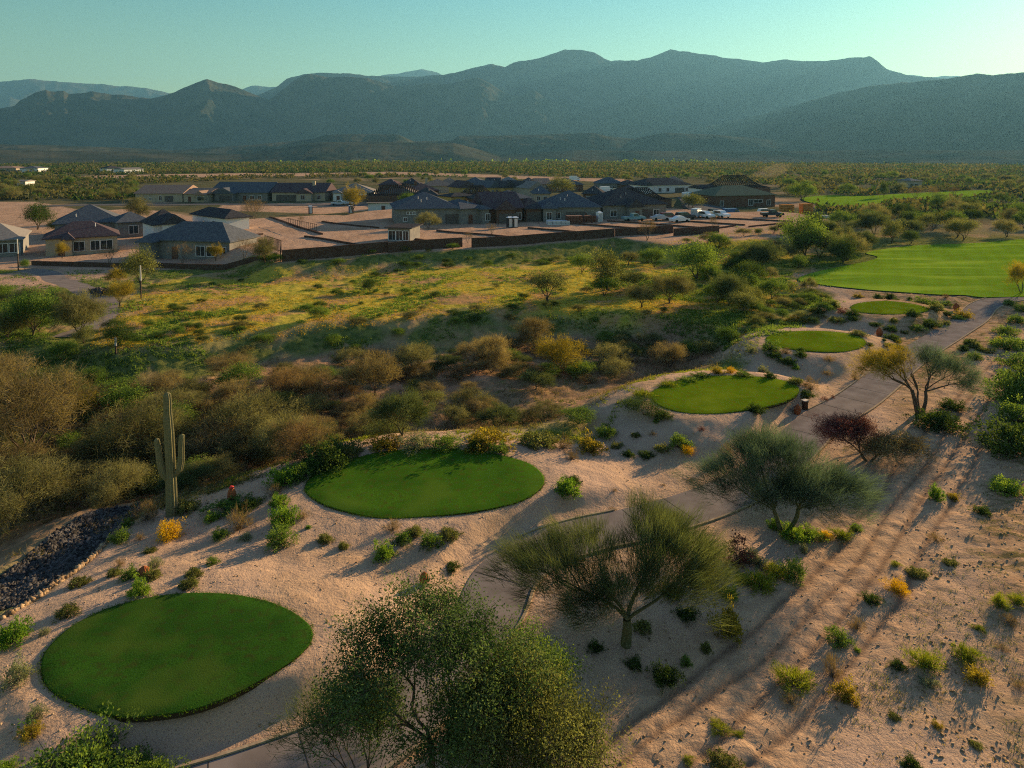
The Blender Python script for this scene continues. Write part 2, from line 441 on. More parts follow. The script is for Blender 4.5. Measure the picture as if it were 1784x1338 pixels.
gm = bpy.data.materials.new('desert_ground'); gm.use_nodes = True
n, l = gm.node_tree.nodes, gm.node_tree.links
B = n['Principled BSDF']; B.inputs['Roughness'].default_value = .95; B.inputs['Specular IOR Level'].default_value = 0
pos = n.new('ShaderNodeNewGeometry').outputs['Position']
def noise(scale, detail=4, rough=.55, dist=0, vec=None, stretch=None):
    t = n.new('ShaderNodeTexNoise'); t.inputs['Scale'].default_value = scale; t.inputs['Detail'].default_value = detail
    t.inputs['Roughness'].default_value = rough; t.inputs['Distortion'].default_value = dist
    src = vec or pos
    if stretch:
        mp = n.new('ShaderNodeMapping'); mp.inputs['Scale'].default_value = stretch[:3]
        if len(stretch) > 3: mp.inputs['Rotation'].default_value[2] = stretch[3]
        l.new(src, mp.inputs[0]); src = mp.outputs[0]
    l.new(src, t.inputs['Vector'])
    return t.outputs[0]
def ramp(src, a, b):
    r = n.new('ShaderNodeMapRange'); r.inputs[1].default_value = a; r.inputs[2].default_value = b
    l.new(src, r.inputs[0]); return r.outputs[0]
def mixc(f, a, b):
    x = n.new('ShaderNodeMix'); x.data_type = 'RGBA'
    for i, v in ((0, f), (6, a), (7, b)):
        if isinstance(v, (int, float)): x.inputs[i].default_value = v
        elif isinstance(v, tuple): x.inputs[i].default_value = (*v, 1)
        else: l.new(v, x.inputs[i])
    return x.outputs[2]
def attr(nm):
    a = n.new('ShaderNodeAttribute'); a.attribute_name = nm
    s = n.new('ShaderNodeSeparateColor'); l.new(a.outputs['Color'], s.inputs[0]); return s.outputs
zA, zB, zC = attr('zA'), attr('zB'), attr('zC')
n_small = noise(9, 5, .7); n_mid = noise(1.1, 5, .6, .5); n_big = noise(.16, 4, .55, .6)
n_str = noise(1.0, 6, .6, .3, stretch=(.55, 1.5, 1, R(20)))
speck = ramp(noise(26, 2, .5), .58, .70)
sandc = mixc(ramp(n_mid, .38, .66), (.50, .335, .205), (.41, .265, .155))
sandc = mixc(ramp(n_big, .35, .65), sandc, (.50, .34, .235))
sandc = mixc(speck, sandc, (.22, .15, .10))
rgt = mixc(ramp(n_str, .42, .62), (.45, .29, .165), (.33, .20, .11))
rgt = mixc(ramp(noise(.9, 6, .7, 1.2, stretch=(.5, 1.4, 1, R(-45))), .50, .60), rgt, (.15, .12, .045))
col = mixc(zC[0], sandc, rgt)
fieldc = mixc(ramp(n_str, .36, .62), (.30, .29, .04), (.50, .38, .06))
fieldc = mixc(ramp(n_big, .48, .60), fieldc, (.42, .24, .10))
fieldc = mixc(ramp(noise(.5, 5, .65, .8), .55, .64), fieldc, (.10, .15, .03))
thc = mixc(ramp(n_mid, .36, .62), (.20, .13, .07), (.32, .20, .105))
thc = mixc(ramp(noise(.22, 5, .6, .7), .50, .62), thc, (.44, .25, .14))
thc = mixc(ramp(noise(.4, 5, .65, 1.2), .56, .68), thc, (.14, .135, .045))
lotc = mixc(ramp(noise(.3, 5, .6, .4, stretch=(1, .4, 1, R(25))), .40, .62), (.46, .30, .20), (.37, .235, .15))
greenc = mixc(ramp(n_mid, .38, .60), (.08, .11, .03), (.20, .20, .05))
greenc = mixc(ramp(noise(.13, 5, .6, .9), .54, .66), greenc, (.38, .25, .12))
plainc = mixc(ramp(noise(.05, 6, .65), .45, .60), (.13, .115, .06), (.08, .085, .04))
plainc = mixc(ramp(noise(.013, 6, .6, .8), .56, .66), plainc, (.36, .24, .15))
col = mixc(zA[0], col, fieldc); col = mixc(zA[1], col, thc); col = mixc(zB[1], col, greenc)
col = mixc(zB[2], col, plainc); col = mixc(zA[2], col, lotc)
trk = mixc(ramp(noise(2.2, 5, .6, .2, stretch=(.35, 1.3, 1, R(-48))), .42, .6), (.50, .33, .20), (.41, .265, .16))
col = mixc(zB[0], col, trk)
rm_ = n.new('ShaderNodeMath'); rm_.operation = 'MULTIPLY'; rm_.inputs[1].default_value = .75; l.new(zC[1], rm_.inputs[0])
col = mixc(rm_.outputs[0], col, (.20, .125, .075))
l.new(col, B.inputs['Base Color'])
ad = n.new('ShaderNodeMath'); ad.operation = 'MULTIPLY_ADD'; ad.inputs[1].default_value = .35
l.new(n_small, ad.inputs[0]); l.new(n_mid, ad.inputs[2])
bp = n.new('ShaderNodeBump'); bp.inputs['Distance'].default_value = .16; bp.inputs['Strength'].default_value = .8
l.new(ad.outputs[0], bp.inputs['Height']); l.new(bp.outputs[0], B.inputs['Normal'])
g = link('ground', np_mesh('ground', V, gF, gm, tint={'zA': tA, 'zB': tB, 'zC': tC}, smooth=True))
tag(g, kind='structure')
del gx, gy, gz, V, tA, tB, tC, zi, rough, turf, free, mic

# ------------------------------------------------------------------ mountains: rows of real relief, one behind the other
rock = mat('mountain_rock', (.075, .068, .042), 1, (.007, (.018, .026, .018), 12))
def crest(prof, px):
    P = np.array(prof, float)
    return np.interp(px, P[:, 0], P[:, 1])
def range_mesh(name, prof, D, wf, wb, spur, seed, cols=1000, rows=110, base=0.0, amp=1.0, plateau=0):
    px = np.linspace(-420, 2200, cols)
    x, dy, dz = ray(px, crest(prof, px))
    hx = (px - 892) / FPX
    horiz = np.hypot(hx, math.cos(PITCH) + (PY0 - crest(prof, px)) / FPX * math.sin(PITCH))
    az = np.arctan2(hx, math.cos(PITCH) + (PY0 - crest(prof, px)) / FPX * math.sin(PITCH))
    zc = CAM_H + D * dz / horiz + (.15 if base < -42 else 1) * D * .0011 * fbm(px / 16, px * 0 + seed, 4, seed, .6) + (.2 if base < -42 else 1) * D * .0014 * fbm(px / 55, px * 0 + seed, 3, seed + 1)
    t = np.concatenate([np.linspace(-1, 0, int(rows * .72))[:-1], np.linspace(0, 1, int(rows * .28))])
    T, AZ = np.meshgrid(t, az, indexing='ij'); ZC = np.repeat(zc[None, :], len(t), 0)
    r = D + np.where(T < 0, T * wf, T * wb)
    X, Y = r * np.sin(AZ), r * np.cos(AZ)
    a = np.abs(T)
    g = (1 - a) ** 1.35 if not plateau else 1 - sstep(plateau, 1, a)
    sp = ridged(X / spur, Y / spur + .5, 5, seed, .55) - .62
    sp2 = ridged((X + .6 * Y) / (spur * 2.3), (Y - .6 * X) / (spur * 2.3), 3, seed + 5) - .62
    rel = np.maximum(ZC - base, 25)
    Z = base + (ZC - base) * g + rel * (sp * .46 + sp2 * .30 + .16 * (ridged(X / spur * 3.1, Y / spur * 2.2, 4, seed + 9, .6) - .6)) * amp * (np.sin(PI * np.clip(a, 0, 1)) ** .8) + rel * .035 * amp * sp * (1 - a) 
    Z = np.where(a > .999, -25, Z)
    V = np.stack([X.ravel(), Y.ravel(), Z.ravel()], 1)
    n_, m_ = X.shape
    i = np.arange(n_ * m_).reshape(n_, m_)
    F = np.stack([i[:-1, :-1], i[:-1, 1:], i[1:, 1:], i[1:, :-1]], -1).reshape(-1, 4)
    o = link(name, np_mesh(name, V, F, rock, smooth=True))
    tag(o, kind='structure'); return o
F_ = [(-420,150),(-150,142),(0,143),(60,138),(150,145),(225,149),(250,153),(295,163),(340,172),(400,165),(440,149),(478,151),(560,150),(650,133),(690,128),(735,120),(765,127),(800,150),(1000,170),(1500,150),(1585,130),(1620,134),(1665,131),(1720,140),(2200,140)]
B_ = [(-420,262),(0,262),(250,250),(380,205),(430,170),(480,152),(500,137),(530,128),(560,125),(600,127),(640,130),(700,132),(775,128),(830,118),(858,111),(868,114),(880,117),(888,111),(895,108),(920,106),(950,98),(968,93),(985,86),(1015,87),(1035,93),(1050,101),(1065,107),(1080,103),(1110,104),(1132,99),(1140,96),(1155,92),(1168,86),(1185,90),(1200,92),(1220,95),(1245,97),(1290,103),(1330,110),(1350,107),(1372,103),(1400,106),(1440,107),(1450,105),(1490,99),(1515,99),(1528,106),(1545,120),(1585,131),(1640,137),(1700,140),(2200,150)]
C_ = [(-420,180),(-150,175),(0,190),(25,185),(35,175),(60,161),(80,157),(95,161),(110,160),(120,165),(160,160),(240,167),(265,170),(290,164),(330,150),(345,143),(360,138),(380,143),(400,148),(420,155),(470,175),(490,158),(515,140),(538,129),(570,135),(600,133),(640,136),(690,150),(740,146),(790,145),(815,137),(832,134),(850,143),(880,162),(905,168),(920,160),(932,157),(950,170),(980,182),(1040,192),(1070,185),(1100,172),(1120,168),(1145,180),(1170,200),(1230,218),(1400,245),(2200,262)]
D_ = [(-420,262),(1000,262),(1120,235),(1250,215),(1330,200),(1380,185),(1450,165),(1500,152),(1560,145),(1600,142),(1640,137),(1670,132),(1700,126),(1730,129),(1784,125),(1850,120),(2000,125),(2200,140)]
E_ = [(-420,255),(-100,252),(0,253),(60,253),(180,256),(300,262),(450,252),(545,243),(570,236),(600,235),(690,235),(700,238),(720,247),(788,246),(798,238),(830,237),(1030,233),(1060,238),(1100,242),(1160,232),(1300,240),(1450,250),(1600,245),(1784,248),(2200,250)]
G_ = [(-420,262),(0,261),(300,266),(420,268),(500,257),(540,250),(560,248),(660,247),(790,249),(810,254),(870,270),(1000,262),(1300,264),(1500,262),(2200,262)]
range_mesh('mountain_range_far', F_, 11000, 3000, 1500, 800, 3, 700, 60)
range_mesh('mountain_range_back', B_, 7000, 2100, 1400, 560, 11, 1400, 240, amp=.85)
range_mesh('mountain_range_front', C_, 5000, 1300, 900, 380, 23, 1400, 220, amp=.8, base=-40)
range_mesh('mountain_range_right', D_, 4300, 2200, 900, 480, 37, 1200, 190, amp=.6, base=-40)
range_mesh('mesa_ridge', E_, 3000, 700, 400, 260, 43, 1300, 110, base=-45, amp=.35, plateau=.08)
range_mesh('mesa_foothill', G_, 2250, 800, 350, 210, 53, 1300, 110, base=-45, amp=.35)

# ------------------------------------------------------------------ haze
hz = MB(); hz.box(-11500, -700, -30, 11500, 13800, 1560)
hm = bpy.data.materials.new('haze_air'); hm.use_nodes = True
hm.node_tree.nodes.clear()
ho = hm.node_tree.nodes.new('ShaderNodeOutputMaterial'); hv = hm.node_tree.nodes.new('ShaderNodeVolumePrincipled')
hv.inputs['Color'].default_value = (.19, .50, .78, 1)
hv.inputs['Density'].default_value = 6.6e-5
hv.inputs['Anisotropy'].default_value = .28
hm.node_tree.links.new(hv.outputs[0], ho.inputs['Volume'])
h = hz.build('haze', hm); tag(h, kind='stuff')

# ------------------------------------------------------------------ turf, paths
def turf_mat(name, c1, c2, sc_=2.2, st=(1, 1, 1, 0), c3=None):
    m = bpy.data.materials.new(name); m.use_nodes = True
    n, l = m.node_tree.nodes, m.node_tree.links
    b = n['Principled BSDF']; b.inputs['Roughness'].default_value = 1; b.inputs['Specular IOR Level'].default_value = 0
    tc = n.new('ShaderNodeNewGeometry')
    mp = n.new('ShaderNodeMapping'); mp.inputs['Scale'].default_value = st[:3]; mp.inputs['Rotation'].default_value[2] = st[3]
    l.new(tc.outputs['Position'], mp.inputs[0])
    def nz(s, d, v=mp.outputs[0]):
        t = n.new('ShaderNodeTexNoise'); t.inputs['Scale'].default_value = s; t.inputs['Detail'].default_value = d
        l.new(v, t.inputs['Vector']); return t.outputs[0]
    def mr(s, a, c):
        r = n.new('ShaderNodeMapRange'); r.inputs[1].default_value = a; r.inputs[2].default_value = c; l.new(s, r.inputs[0]); return r.outputs[0]
    def mx(f, a, c):
        x = n.new('ShaderNodeMix'); x.data_type = 'RGBA'; l.new(f, x.inputs[0])
        for i, v in ((6, a), (7, c)):
            if isinstance(v, tuple): x.inputs[i].default_value = (*v, 1)
            else: l.new(v, x.inputs[i])
        return x.outputs[2]
    fine = nz(22, 3, tc.outputs['Position'])
    c = mx(mr(nz(sc_ * .3, 4), .35, .65), c1, c2)
    c = mx(mr(fine, .45, .75), c, tuple(v * .55 for v in c1))
    c = mx(mr(nz(3.5, 5, tc.outputs['Position']), .50, .72), c, tuple(v * q for v, q in zip(c1, (1.5, .75, 1.2))))
    if c3: c = mx(mr(nz(sc_ * .18, 3), .52, .68), c, c3)
    wv = n.new('ShaderNodeTexWave'); wv.inputs['Scale'].default_value = .12; wv.inputs['Distortion'].default_value = 1.2; wv.inputs['Detail'].default_value = 2
    m2 = n.new('ShaderNodeMapping'); m2.inputs['Rotation'].default_value[2] = R(28); l.new(tc.outputs['Position'], m2.inputs[0]); l.new(m2.outputs[0], wv.inputs['Vector'])
    hs = n.new('ShaderNodeMapRange'); hs.inputs[3].default_value = .0; hs.inputs[4].default_value = .0 if c1[1] < .13 else .06; l.new(wv.outputs['Fac'], hs.inputs[0])
    c = mx(hs.outputs[0], c, tuple(v * 1.9 for v in c2))
    l.new(c, b.inputs['Base Color'])
    bp = n.new('ShaderNodeBump'); bp.inputs['Distance'].default_value = .02; bp.inputs['Strength'].default_value = .5
    l.new(fine, bp.inputs['Height']); l.new(bp.outputs[0], b.inputs['Normal'])
    return m
tm_near = turf_mat('tee_turf_dim_tone', (.024, .072, .009), (.038, .105, .011), c3=(.052, .092, .013))  # same grass, darkened in colour for the dimmer look of the steep near view
tm_two = turf_mat('tee_turf_second', (.042, .110, .009), (.065, .15, .011), c3=(.072, .132, .013))  # in-between copy of the grass, part of the backlight put into its colour
tm_mid = turf_mat('tee_turf_backlit_tone', (.085, .15, .006), (.12, .19, .008), c3=(.14, .19, .01))  # yellower, lighter copy: glow of backlit grass put into the colour
tm_far = turf_mat('fairway_turf', (.13, .25, .015), (.18, .32, .02), .9, (.35, 1.7, 1, R(12)), (.24, .34, .03))
soil = mat('soil_edge', (.05, .035, .02), 1)
def turf_sheet(name, poly, zfun, thick, m, rings=10):
    P = np.asarray(poly); c = P.mean(0); k = len(P); V = []; F = []
    for r in range(rings + 1):
        s = 1 if r == 0 else .988 if r == 1 else 1 - r / rings * .985
        for p in P:
            q = c + (p - c) * s
            V.append((q[0], q[1], zfun(q[0], q[1], r)))
    V = np.array(V, float)
    x, y = V[:, 0], V[:, 1]
    for r in range(rings):
        for j in range(k):
            F.append((r * k + j, r * k + (j + 1) % k, (r + 1) * k + (j + 1) % k, (r + 1) * k + j))
    nb = len(V)
    F.append(tuple(range(rings * k, rings * k + k)))
    V = np.vstack([V, V[:k] - [0, 0, thick]])
    nq = len(F)
    F += [(nb + j, nb + (j + 1) % k, (j + 1) % k, j) for j in range(k)]
    me = bpy.data.meshes.new(name); me.from_pydata(V.tolist(), [], F)
    me.materials.append(m); me.materials.append(soil)
    me.polygons.foreach_set('material_index', [0] * nq + [1] * k)
    me.polygons.foreach_set('use_smooth', [True] * nq + [False] * k)
    return link(name, me)
tee_names = ['nearest and darkest oval tee green at the lower left of the sandy ground',
 'second nearest oval tee green, right of the tall saguaro cactus',
 'third oval tee green, beside the small wooden post and the bend of the path',
 'fourth oval tee green, between the third one and the smallest farthest one',
 'smallest and farthest oval tee green, just below the big bright fairway']
for i, (zt, poly) in enumerate(TEE_W):
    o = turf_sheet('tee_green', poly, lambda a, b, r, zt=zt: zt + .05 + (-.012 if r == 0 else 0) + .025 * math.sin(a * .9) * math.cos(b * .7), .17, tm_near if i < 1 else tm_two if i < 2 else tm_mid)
    tag(o, tee_names[i], 'tee green', 'oval tee greens along the path')
FAIR2 = np.asarray(FAIRWAY)
o = turf_sheet('fairway', FAIRWAY, lambda a, b, r: tz(a, b) + .10, .3, tm_far, 22)
tag(o, 'large bright green mown fairway at the right edge of the photo', 'fairway')
o = turf_sheet('fairway', FARWAY, lambda a, b, r: tz(a, b) + .25, .6, tm_far, 14)
tag(o, 'thin strip of pale green fairway far off behind the bushes', 'fairway')

conc = mat('concrete_path', (.25, .21, .185), .9, (.9, (.18, .15, .13), 8), .01, spec=.1)
asph = mat('asphalt_road', (.10, .10, .105), .9, (.8, (.13, .125, .12)))
kerbm = mat('kerb_stone', (.42, .33, .22), .9, (6, (.30, .22, .14)))
def ribbon(name, line, w, m, dz=.05, thick=.25):
    L = np.asarray(line); T = np.gradient(L, axis=0); T /= np.linalg.norm(T, axis=1)[:, None]; N = np.stack([-T[:, 1], T[:, 0]], 1)
    offs = [-w / 2, -w / 6, w / 6, w / 2]; V = []; F = []
    for i in range(len(L)):
        for o_ in offs:
            q = L[i] + N[i] * o_; V.append((q[0], q[1], tz(*L[i]) + dz))
        for o_ in (offs[0], offs[-1]):
            q = L[i] + N[i] * o_; V.append((q[0], q[1], tz(*L[i]) + dz - thick))
    for i in range(len(L) - 1):
        a, b = i * 6, i * 6 + 6
        F += [(a + k, b + k, b + k + 1, a + k + 1) for k in range(3)]
        F += [(a + 4, b + 4, b, a), (a + 3, b + 3, b + 5, a + 5)]
    me = bpy.data.meshes.new(name); me.from_pydata(V, [], F); me.materials.append(m); me.update()
    return tag(link(name, me), kind='structure')
ribbon('cart_path', PATH, 2.7, conc, .07)
ribbon('cart_path', PATH2, 3.2, conc)
# joints sawn across the slabs, and the raised kerb
jm = mat('joint_dark', (.07, .06, .05), 1)
jb = MB(); L = PATH; acc = 0
for i in range(1, len(L)):
    a, b = Vector(L[i - 1]), Vector(L[i]); d = (b - a); acc += d.length
    if acc > 2.6 and a.y < 60:
        acc = 0; dn = d.normalized(); nn = Vector((-dn.y, dn.x)); z = tz(*a) + .074
        c = [a + nn * s * 1.34 + dn * t for s, t in ((-1, 0), (1, 0), (1, .035), (-1, .035))]
        jb.add([(q.x, q.y, z) for q in c], [(0, 1, 2, 3)])
tag(jb.build('path_joints', jm), kind='structure')
def kerb(name, line, off, h=.07, w=.11):
    L = np.asarray(line); T = np.gradient(L, axis=0); T /= np.linalg.norm(T, axis=1)[:, None]; N = np.stack([-T[:, 1], T[:, 0]], 1)
    V = []; F = []
    for i in range(len(L)):
        base = tz(*L[i])
        for o_, zz in ((off - w / 2, -.15), (off - w / 2, h), (off + w / 2, h), (off + w / 2, -.15)):
            q = L[i] + N[i] * o_; V.append((q[0], q[1], base + .05 + zz))
    for i in range(len(L) - 1):
        a, b = i * 4, i * 4 + 4
        F += [(a, b, b + 1, a + 1), (a + 1, b + 1, b + 2, a + 2), (a + 2, b + 2, b + 3, a + 3)]
    me = bpy.data.meshes.new(name); me.from_pydata(V, [], F); me.materials.append(kerbm); me.update()
    return tag(link(name, me), kind='structure')
kerb('kerb', PATH[2 * 8:-8], -1.44)
kerb('kerb', PATH[:5 * 8 - 4], 1.44)
kerb('kerb', PATH[8 * 8:10 * 8], 1.44)
kerb('kerb', PATH[14 * 8 + 2:17 * 8], 1.44)
kerb('kerb', PATH[20 * 8:-2 * 8], 1.44)

# ------------------------------------------------------------------ plants
def unit(v): return v / (np.linalg.norm(v, axis=-1, keepdims=True) + 1e-9)
def leaf_tris(rg, base, dirs, length, width, curl=0.0):
    """thin triangles from base along dirs; arrays (n,3),(n,3),(n,),(n,)"""
    n = len(base)
    side = unit(np.cross(dirs, rg.normal(size=(n, 3))))
    tip = base + dirs * length[:, None] + np.array([0, 0, -1.0]) * (curl * length)[:, None] if np.ndim(curl) else base + dirs * length[:, None] + np.array([0, 0, -curl]) * length[:, None]
    V = np.empty((n, 3, 3)); V[:, 0] = base - side * width[:, None] / 2; V[:, 1] = base + side * width[:, None] / 2; V[:, 2] = tip
    return V.reshape(-1, 3), np.arange(n * 3).reshape(n, 3)
def leaf_quads(rg, base, dirs, length, width):
    n = len(base)
    side = unit(np.cross(dirs, rg.normal(size=(n, 3))))
    V = np.empty((n, 4, 3)); m = base + dirs * length[:, None] * .5
    V[:, 0] = base; V[:, 1] = m + side * width[:, None] / 2; V[:, 2] = base + dirs * length[:, None]; V[:, 3] = m - side * width[:, None] / 2
    return V.reshape(-1, 3), np.arange(n * 4).reshape(n, 4)
class Wood:
    def __init__(s, rg): s.V = []; s.F = []; s.n = 0; s.rg = rg
    def limb(s, a, b, ra, rb, k=5, seg=4, bend=.12):
        L = np.linalg.norm(b - a)
        if L < 1e-3: return
        t = np.linspace(0, 1, seg + 1)[:, None]
        off = s.rg.normal(size=3) * L * bend; off2 = s.rg.normal(size=3) * L * bend * .5
        P = a + (b - a) * t + off * (t * (1 - t) * 2) + off2 * np.sin(t * 2 * PI) * .5
        T = unit(np.gradient(P, axis=0)); ref = np.array([.31, .95, .05]) if abs(T[0] @ np.array([.31, .95, .05])) < .9 else np.array([1., 0, 0])
        A = unit(np.cross(T, ref)); Bv = np.cross(T, A)
        th = np.arange(k) * 2 * PI / k
        rad = (ra + (rb - ra) * t)[:, :, None]
        ring = P[:, None, :] + rad * (np.cos(th)[None, :, None] * A[:, None, :] + np.sin(th)[None, :, None] * Bv[:, None, :])
        s.V.append(ring.reshape(-1, 3))
        i = np.arange((seg + 1) * k).reshape(seg + 1, k)
        s.F.append(np.stack([i[:-1], np.roll(i, -1, 1)[:-1], np.roll(i, -1, 1)[1:], i[1:]], -1).reshape(-1, 4) + s.n)
        s.n += (seg + 1) * k
        return P
def kmeans(rg, P, k):
    k = min(k, len(P)); c = P[rg.choice(len(P), k, replace=False)]
    for _ in range(5):
        lab = ((P[:, None] - c[None]) ** 2).sum(-1).argmin(1)
        for j in range(k):
            if (lab == j).any(): c[j] = P[lab == j].mean(0)
    return lab
def skeleton(rg, wood, pts, start, r, depth=0, rmin=.006, up=.0):
    n = len(pts)
    if n <= 2 or depth > 7:
        for p in pts: wood.limb(start, p, max(r * .6, rmin), rmin * .5, 3, 2, .12)
        return
    lab = kmeans(rg, pts, 3 if depth else 4)
    for j in np.unique(lab):
        q = pts[lab == j]; m = q.mean(0)
        f = .52 if depth < 2 else .6
        end = start + (m - start) * f + np.array([0, 0, up]) * np.linalg.norm(m - start) * (1 if depth == 0 else .3)
        rc = max(r * (len(q) / n) ** .45, rmin)
        wood.limb(start, end, rc, rc * .8, 6 if depth < 2 else 4, 4 if depth < 2 else 3, .10)
        skeleton(rg, wood, q, end, rc * .8, depth + 1, rmin, up)
def tree_mesh(seed, lobes, nterm, trunks, leafer, rtrunk=.16, rmin=.008, fill=.55, up=-.03, irr=.15):
    """lobes: (cx,cy,cz,rx,ry,rz,weight); trunks: list of (base xyz, fork xyz). returns wood mesh arrays and leaf arrays"""
    rg = np.random.default_rng(seed)
    w = np.array([l[6] for l in lobes], float); w /= w.sum()
    idx = rg.choice(len(lobes), nterm, p=w); L = np.array([l[:6] for l in lobes], float)[idx]
    d = unit(rg.normal(size=(nterm, 3))); d[:, 2] = np.where(d[:, 2] < -.45, -d[:, 2], d[:, 2])
    rad = rg.uniform(fill ** 2, 1, nterm) ** .5
    rad *= 1 + irr * rg.normal(size=nterm)
    T = L[:, :3] + d * L[:, 3:6] * rad[:, None]
    T[:, 2] = np.maximum(T[:, 2], .25)
    wd = Wood(rg)
    forks = [np.array(t[1], float) for t in trunks]
    lab = np.array([[np.linalg.norm((t - f)[:2]) for f in forks] for t in T]).argmin(1)
    for j, (b, f) in enumerate(trunks):
        b, f = np.array(b, float), np.array(f, float)
        rj = rtrunk * max(.55, (lab == j).mean() ** .5) if len(trunks) > 1 else rtrunk
        wd.limb(b - [0, 0, .15], f, rj * 1.25, rj * .9, 8, 5, .06)
        if (lab == j).any(): skeleton(rg, wd, T[lab == j], f, rj * .85, 0, rmin, up)
    cen = (L[:, :3] * 1.0)
    fk = np.array(forks)[lab]
    out = unit(unit((T - cen) / L[:, 3:6]) * .45 + unit(T - fk) * .85 + rg.normal(size=T.shape) * .12)
    # clump value: neighbouring sprays share a tone
    tone = np.clip(.5 + .55 * np.sin(T[:, 0] * 2.1 + seed) * np.cos(T[:, 1] * 1.9 + seed * 2) + .35 * rg.normal(size=nterm) * .6, 0, 1)
    LV, LF, LT = leafer(rg, T, out, tone)
    return (np.vstack(wd.V), np.vstack(wd.F)), (LV, LF, LT)
def needles(n, ln, wd_, spread=.5, upw=.25, jit=.18, curl=.12, droop=0):
    def f(rg, T, out, tone):
        b = np.repeat(T, n, 0) + rg.normal(size=(len(T) * n, 3)) * jit
        d = unit(np.repeat(out, n, 0) + rg.normal(size=b.shape) * spread + [0, 0, upw])
        L = rg.uniform(.5, 1.15, len(b)) * ln
        b = b - d * (L * .4)[:, None]
        V, F = leaf_tris(rg, b, d, L, rg.uniform(.7, 1.3, len(b)) * wd_, curl)
        t = np.clip(np.repeat(tone, n) + rg.normal(size=len(b)) * .18, 0, 1)
        return V, F, np.repeat(t, 3)
    return f
def leaves(n, size, jit=.25, spread=1.0, asp=.5, flat_=1.0):
    def f(rg, T, out, tone):
        b = np.repeat(T, n, 0) + rg.normal(size=(len(T) * n, 3)) * jit * np.array([1, 1, flat_])
        d = unit(np.repeat(out, n, 0) * .5 + rg.normal(size=b.shape) * spread)
        L = rg.uniform(.5, 1.3, len(b)) * size
        V, F = leaf_quads(rg, b, d, L, L * asp)
        t = np.clip(np.repeat(tone, n) + rg.normal(size=len(b)) * .2, 0, 1)
        return V, F, np.repeat(t, 4)
    return f
def make_tree(name, loc, data, bark, leafm, rz=0, scale=1, label=None, cat='tree', group=None):
    (wv, wf), (lv, lf, lt) = data
    e = empty(name, loc, rz, scale); tag(e, label, cat, group)
    link('trunk', np_mesh('trunk', wv, wf, M[bark], smooth=True), e)
    link('crown', np_mesh('crown', lv, lf, M[leafm], tint=lt), e)
    return e

# ---- the named trees of the foreground
def V3(p): return Vector(p)
# palo verde with two wide plumes beside the path
p = at(1090, 1125)
make_tree('palo_verde', p, tree_mesh(5, [(-3.1,.6,3.0,2.2,2.3,1.05,1.0),(-1.6,1.8,3.4,1.6,1.7,1.1,.45),(2.1,1.0,3.3,2.0,2.1,1.75,1.3),(.2,.1,2.5,1.7,1.5,1.2,.6),(1.4,2.2,4.1,1.5,1.6,1.0,.5),(3.1,.4,2.5,1.3,1.3,1.1,.4),(-1.6,-.3,2.2,1.3,1.2,.7,.3)],
    560, [((0,0,0),(.05,.05,1.2))], needles(62, .95, .012, .26, .30, .18, .05), .17, .010, .35), 'bark_green', 'leaf_verde',
    scale=(.95, .95, .80), label='feathery dark green palo verde with two plumes between path and dirt track')
p = at(1365, 927)
make_tree('palo_verde', p, tree_mesh(8, [(-2.4,.6,2.5,2.5,2.2,1.2,.9),(2.2,.3,2.3,2.8,2.2,1.3,1.3),(0,1.6,3.7,2.6,2.2,1.4,1.1),(.2,-.2,2.2,1.9,1.6,1.0,.6),(-1.2,1.4,4.1,1.6,1.7,1.1,.5)],
    620, [((0,0,0),(-.45,.1,1.2)),((.15,0,0),(.75,.1,1.3))], needles(62, .80, .013, .34, .25, .2, .08), .15, .010, .3), 'bark_green', 'leaf_teal',
    scale=(.95, .95, .82), label='broad grey green palo verde whose crown overlaps the path')
p = at(1600, 722)
make_tree('mesquite_tree', p, tree_mesh(12, [(-2.9,-.2,3.4,1.7,1.8,1.0,1.1),(-1.2,.6,3.6,1.2,1.3,.9,.35)],
    150, [((0,0,0),(-.5,0,1.7)),((.2,.1,0),(.1,.3,1.5))], needles(60, .5, .016, .6, .1, .2, .15), .13, .012, .3), 'bark', 'leaf_gold',
    label='small open tree, bare dark limbs, brown foliage left and green right')
e = bpy.context.scene.objects['mesquite_tree']
(wv, wf), (lv, lf, lt) = tree_mesh(14, [(2.6,.8,2.9,2.0,2.0,1.1,1.0),(1.4,1.0,3.6,1.3,1.4,.9,.5),(3.3,-.3,2.2,1.2,1.4,.8,.4)],
    170, [((.25,0,0),(.5,.1,1.6))], needles(70, .45, .016, .6, .1, .2, .12), .11, .012, .3)
link('limb', np_mesh('limb', wv, wf, M['bark'], smooth=True), e)
link('green_crown', np_mesh('green_crown', lv, lf, M['leaf_teal'], tint=lt), e)
# foreground mesquites at the bottom of the frame
p = at(760, 1420)
make_tree('mesquite_tree', p, tree_mesh(21, [(-.9,1.0,4.2,1.6,1.6,1.2,1.0),(-2.1,.2,3.7,1.3,1.3,.9,.6),(.7,1.0,4.6,1.4,1.4,1.0,.8),(-.4,1.9,4.9,1.6,1.3,.9,.7),(.9,-.1,3.4,1.5,1.3,1.2,.7),(-2.0,1.5,4.5,1.2,1.0,.8,.35),(2.0,.9,3.4,1.4,1.2,1.1,.7),(-2.5,.9,2.6,1.0,.9,.7,.3),(.6,-.2,2.2,1.8,1.3,1.1,.6),(-1.3,.2,2.6,1.3,1.1,.8,.3)],
    1400, [((0,0,0),(-.15,.1,2.3)),((.25,.1,0),(.3,.3,2.4)),((.5,-.1,0),(1.1,.2,1.9))], leaves(46, .09, .16, 1, .42), .13, .009, .2, irr=.26), 'bark', 'leaf_mesquite',
    scale=(1.0, 1.0, .86), label='big leafy mesquite tree at the bottom edge with several dark trunks and open upper branches')
p = at(880, 1475)
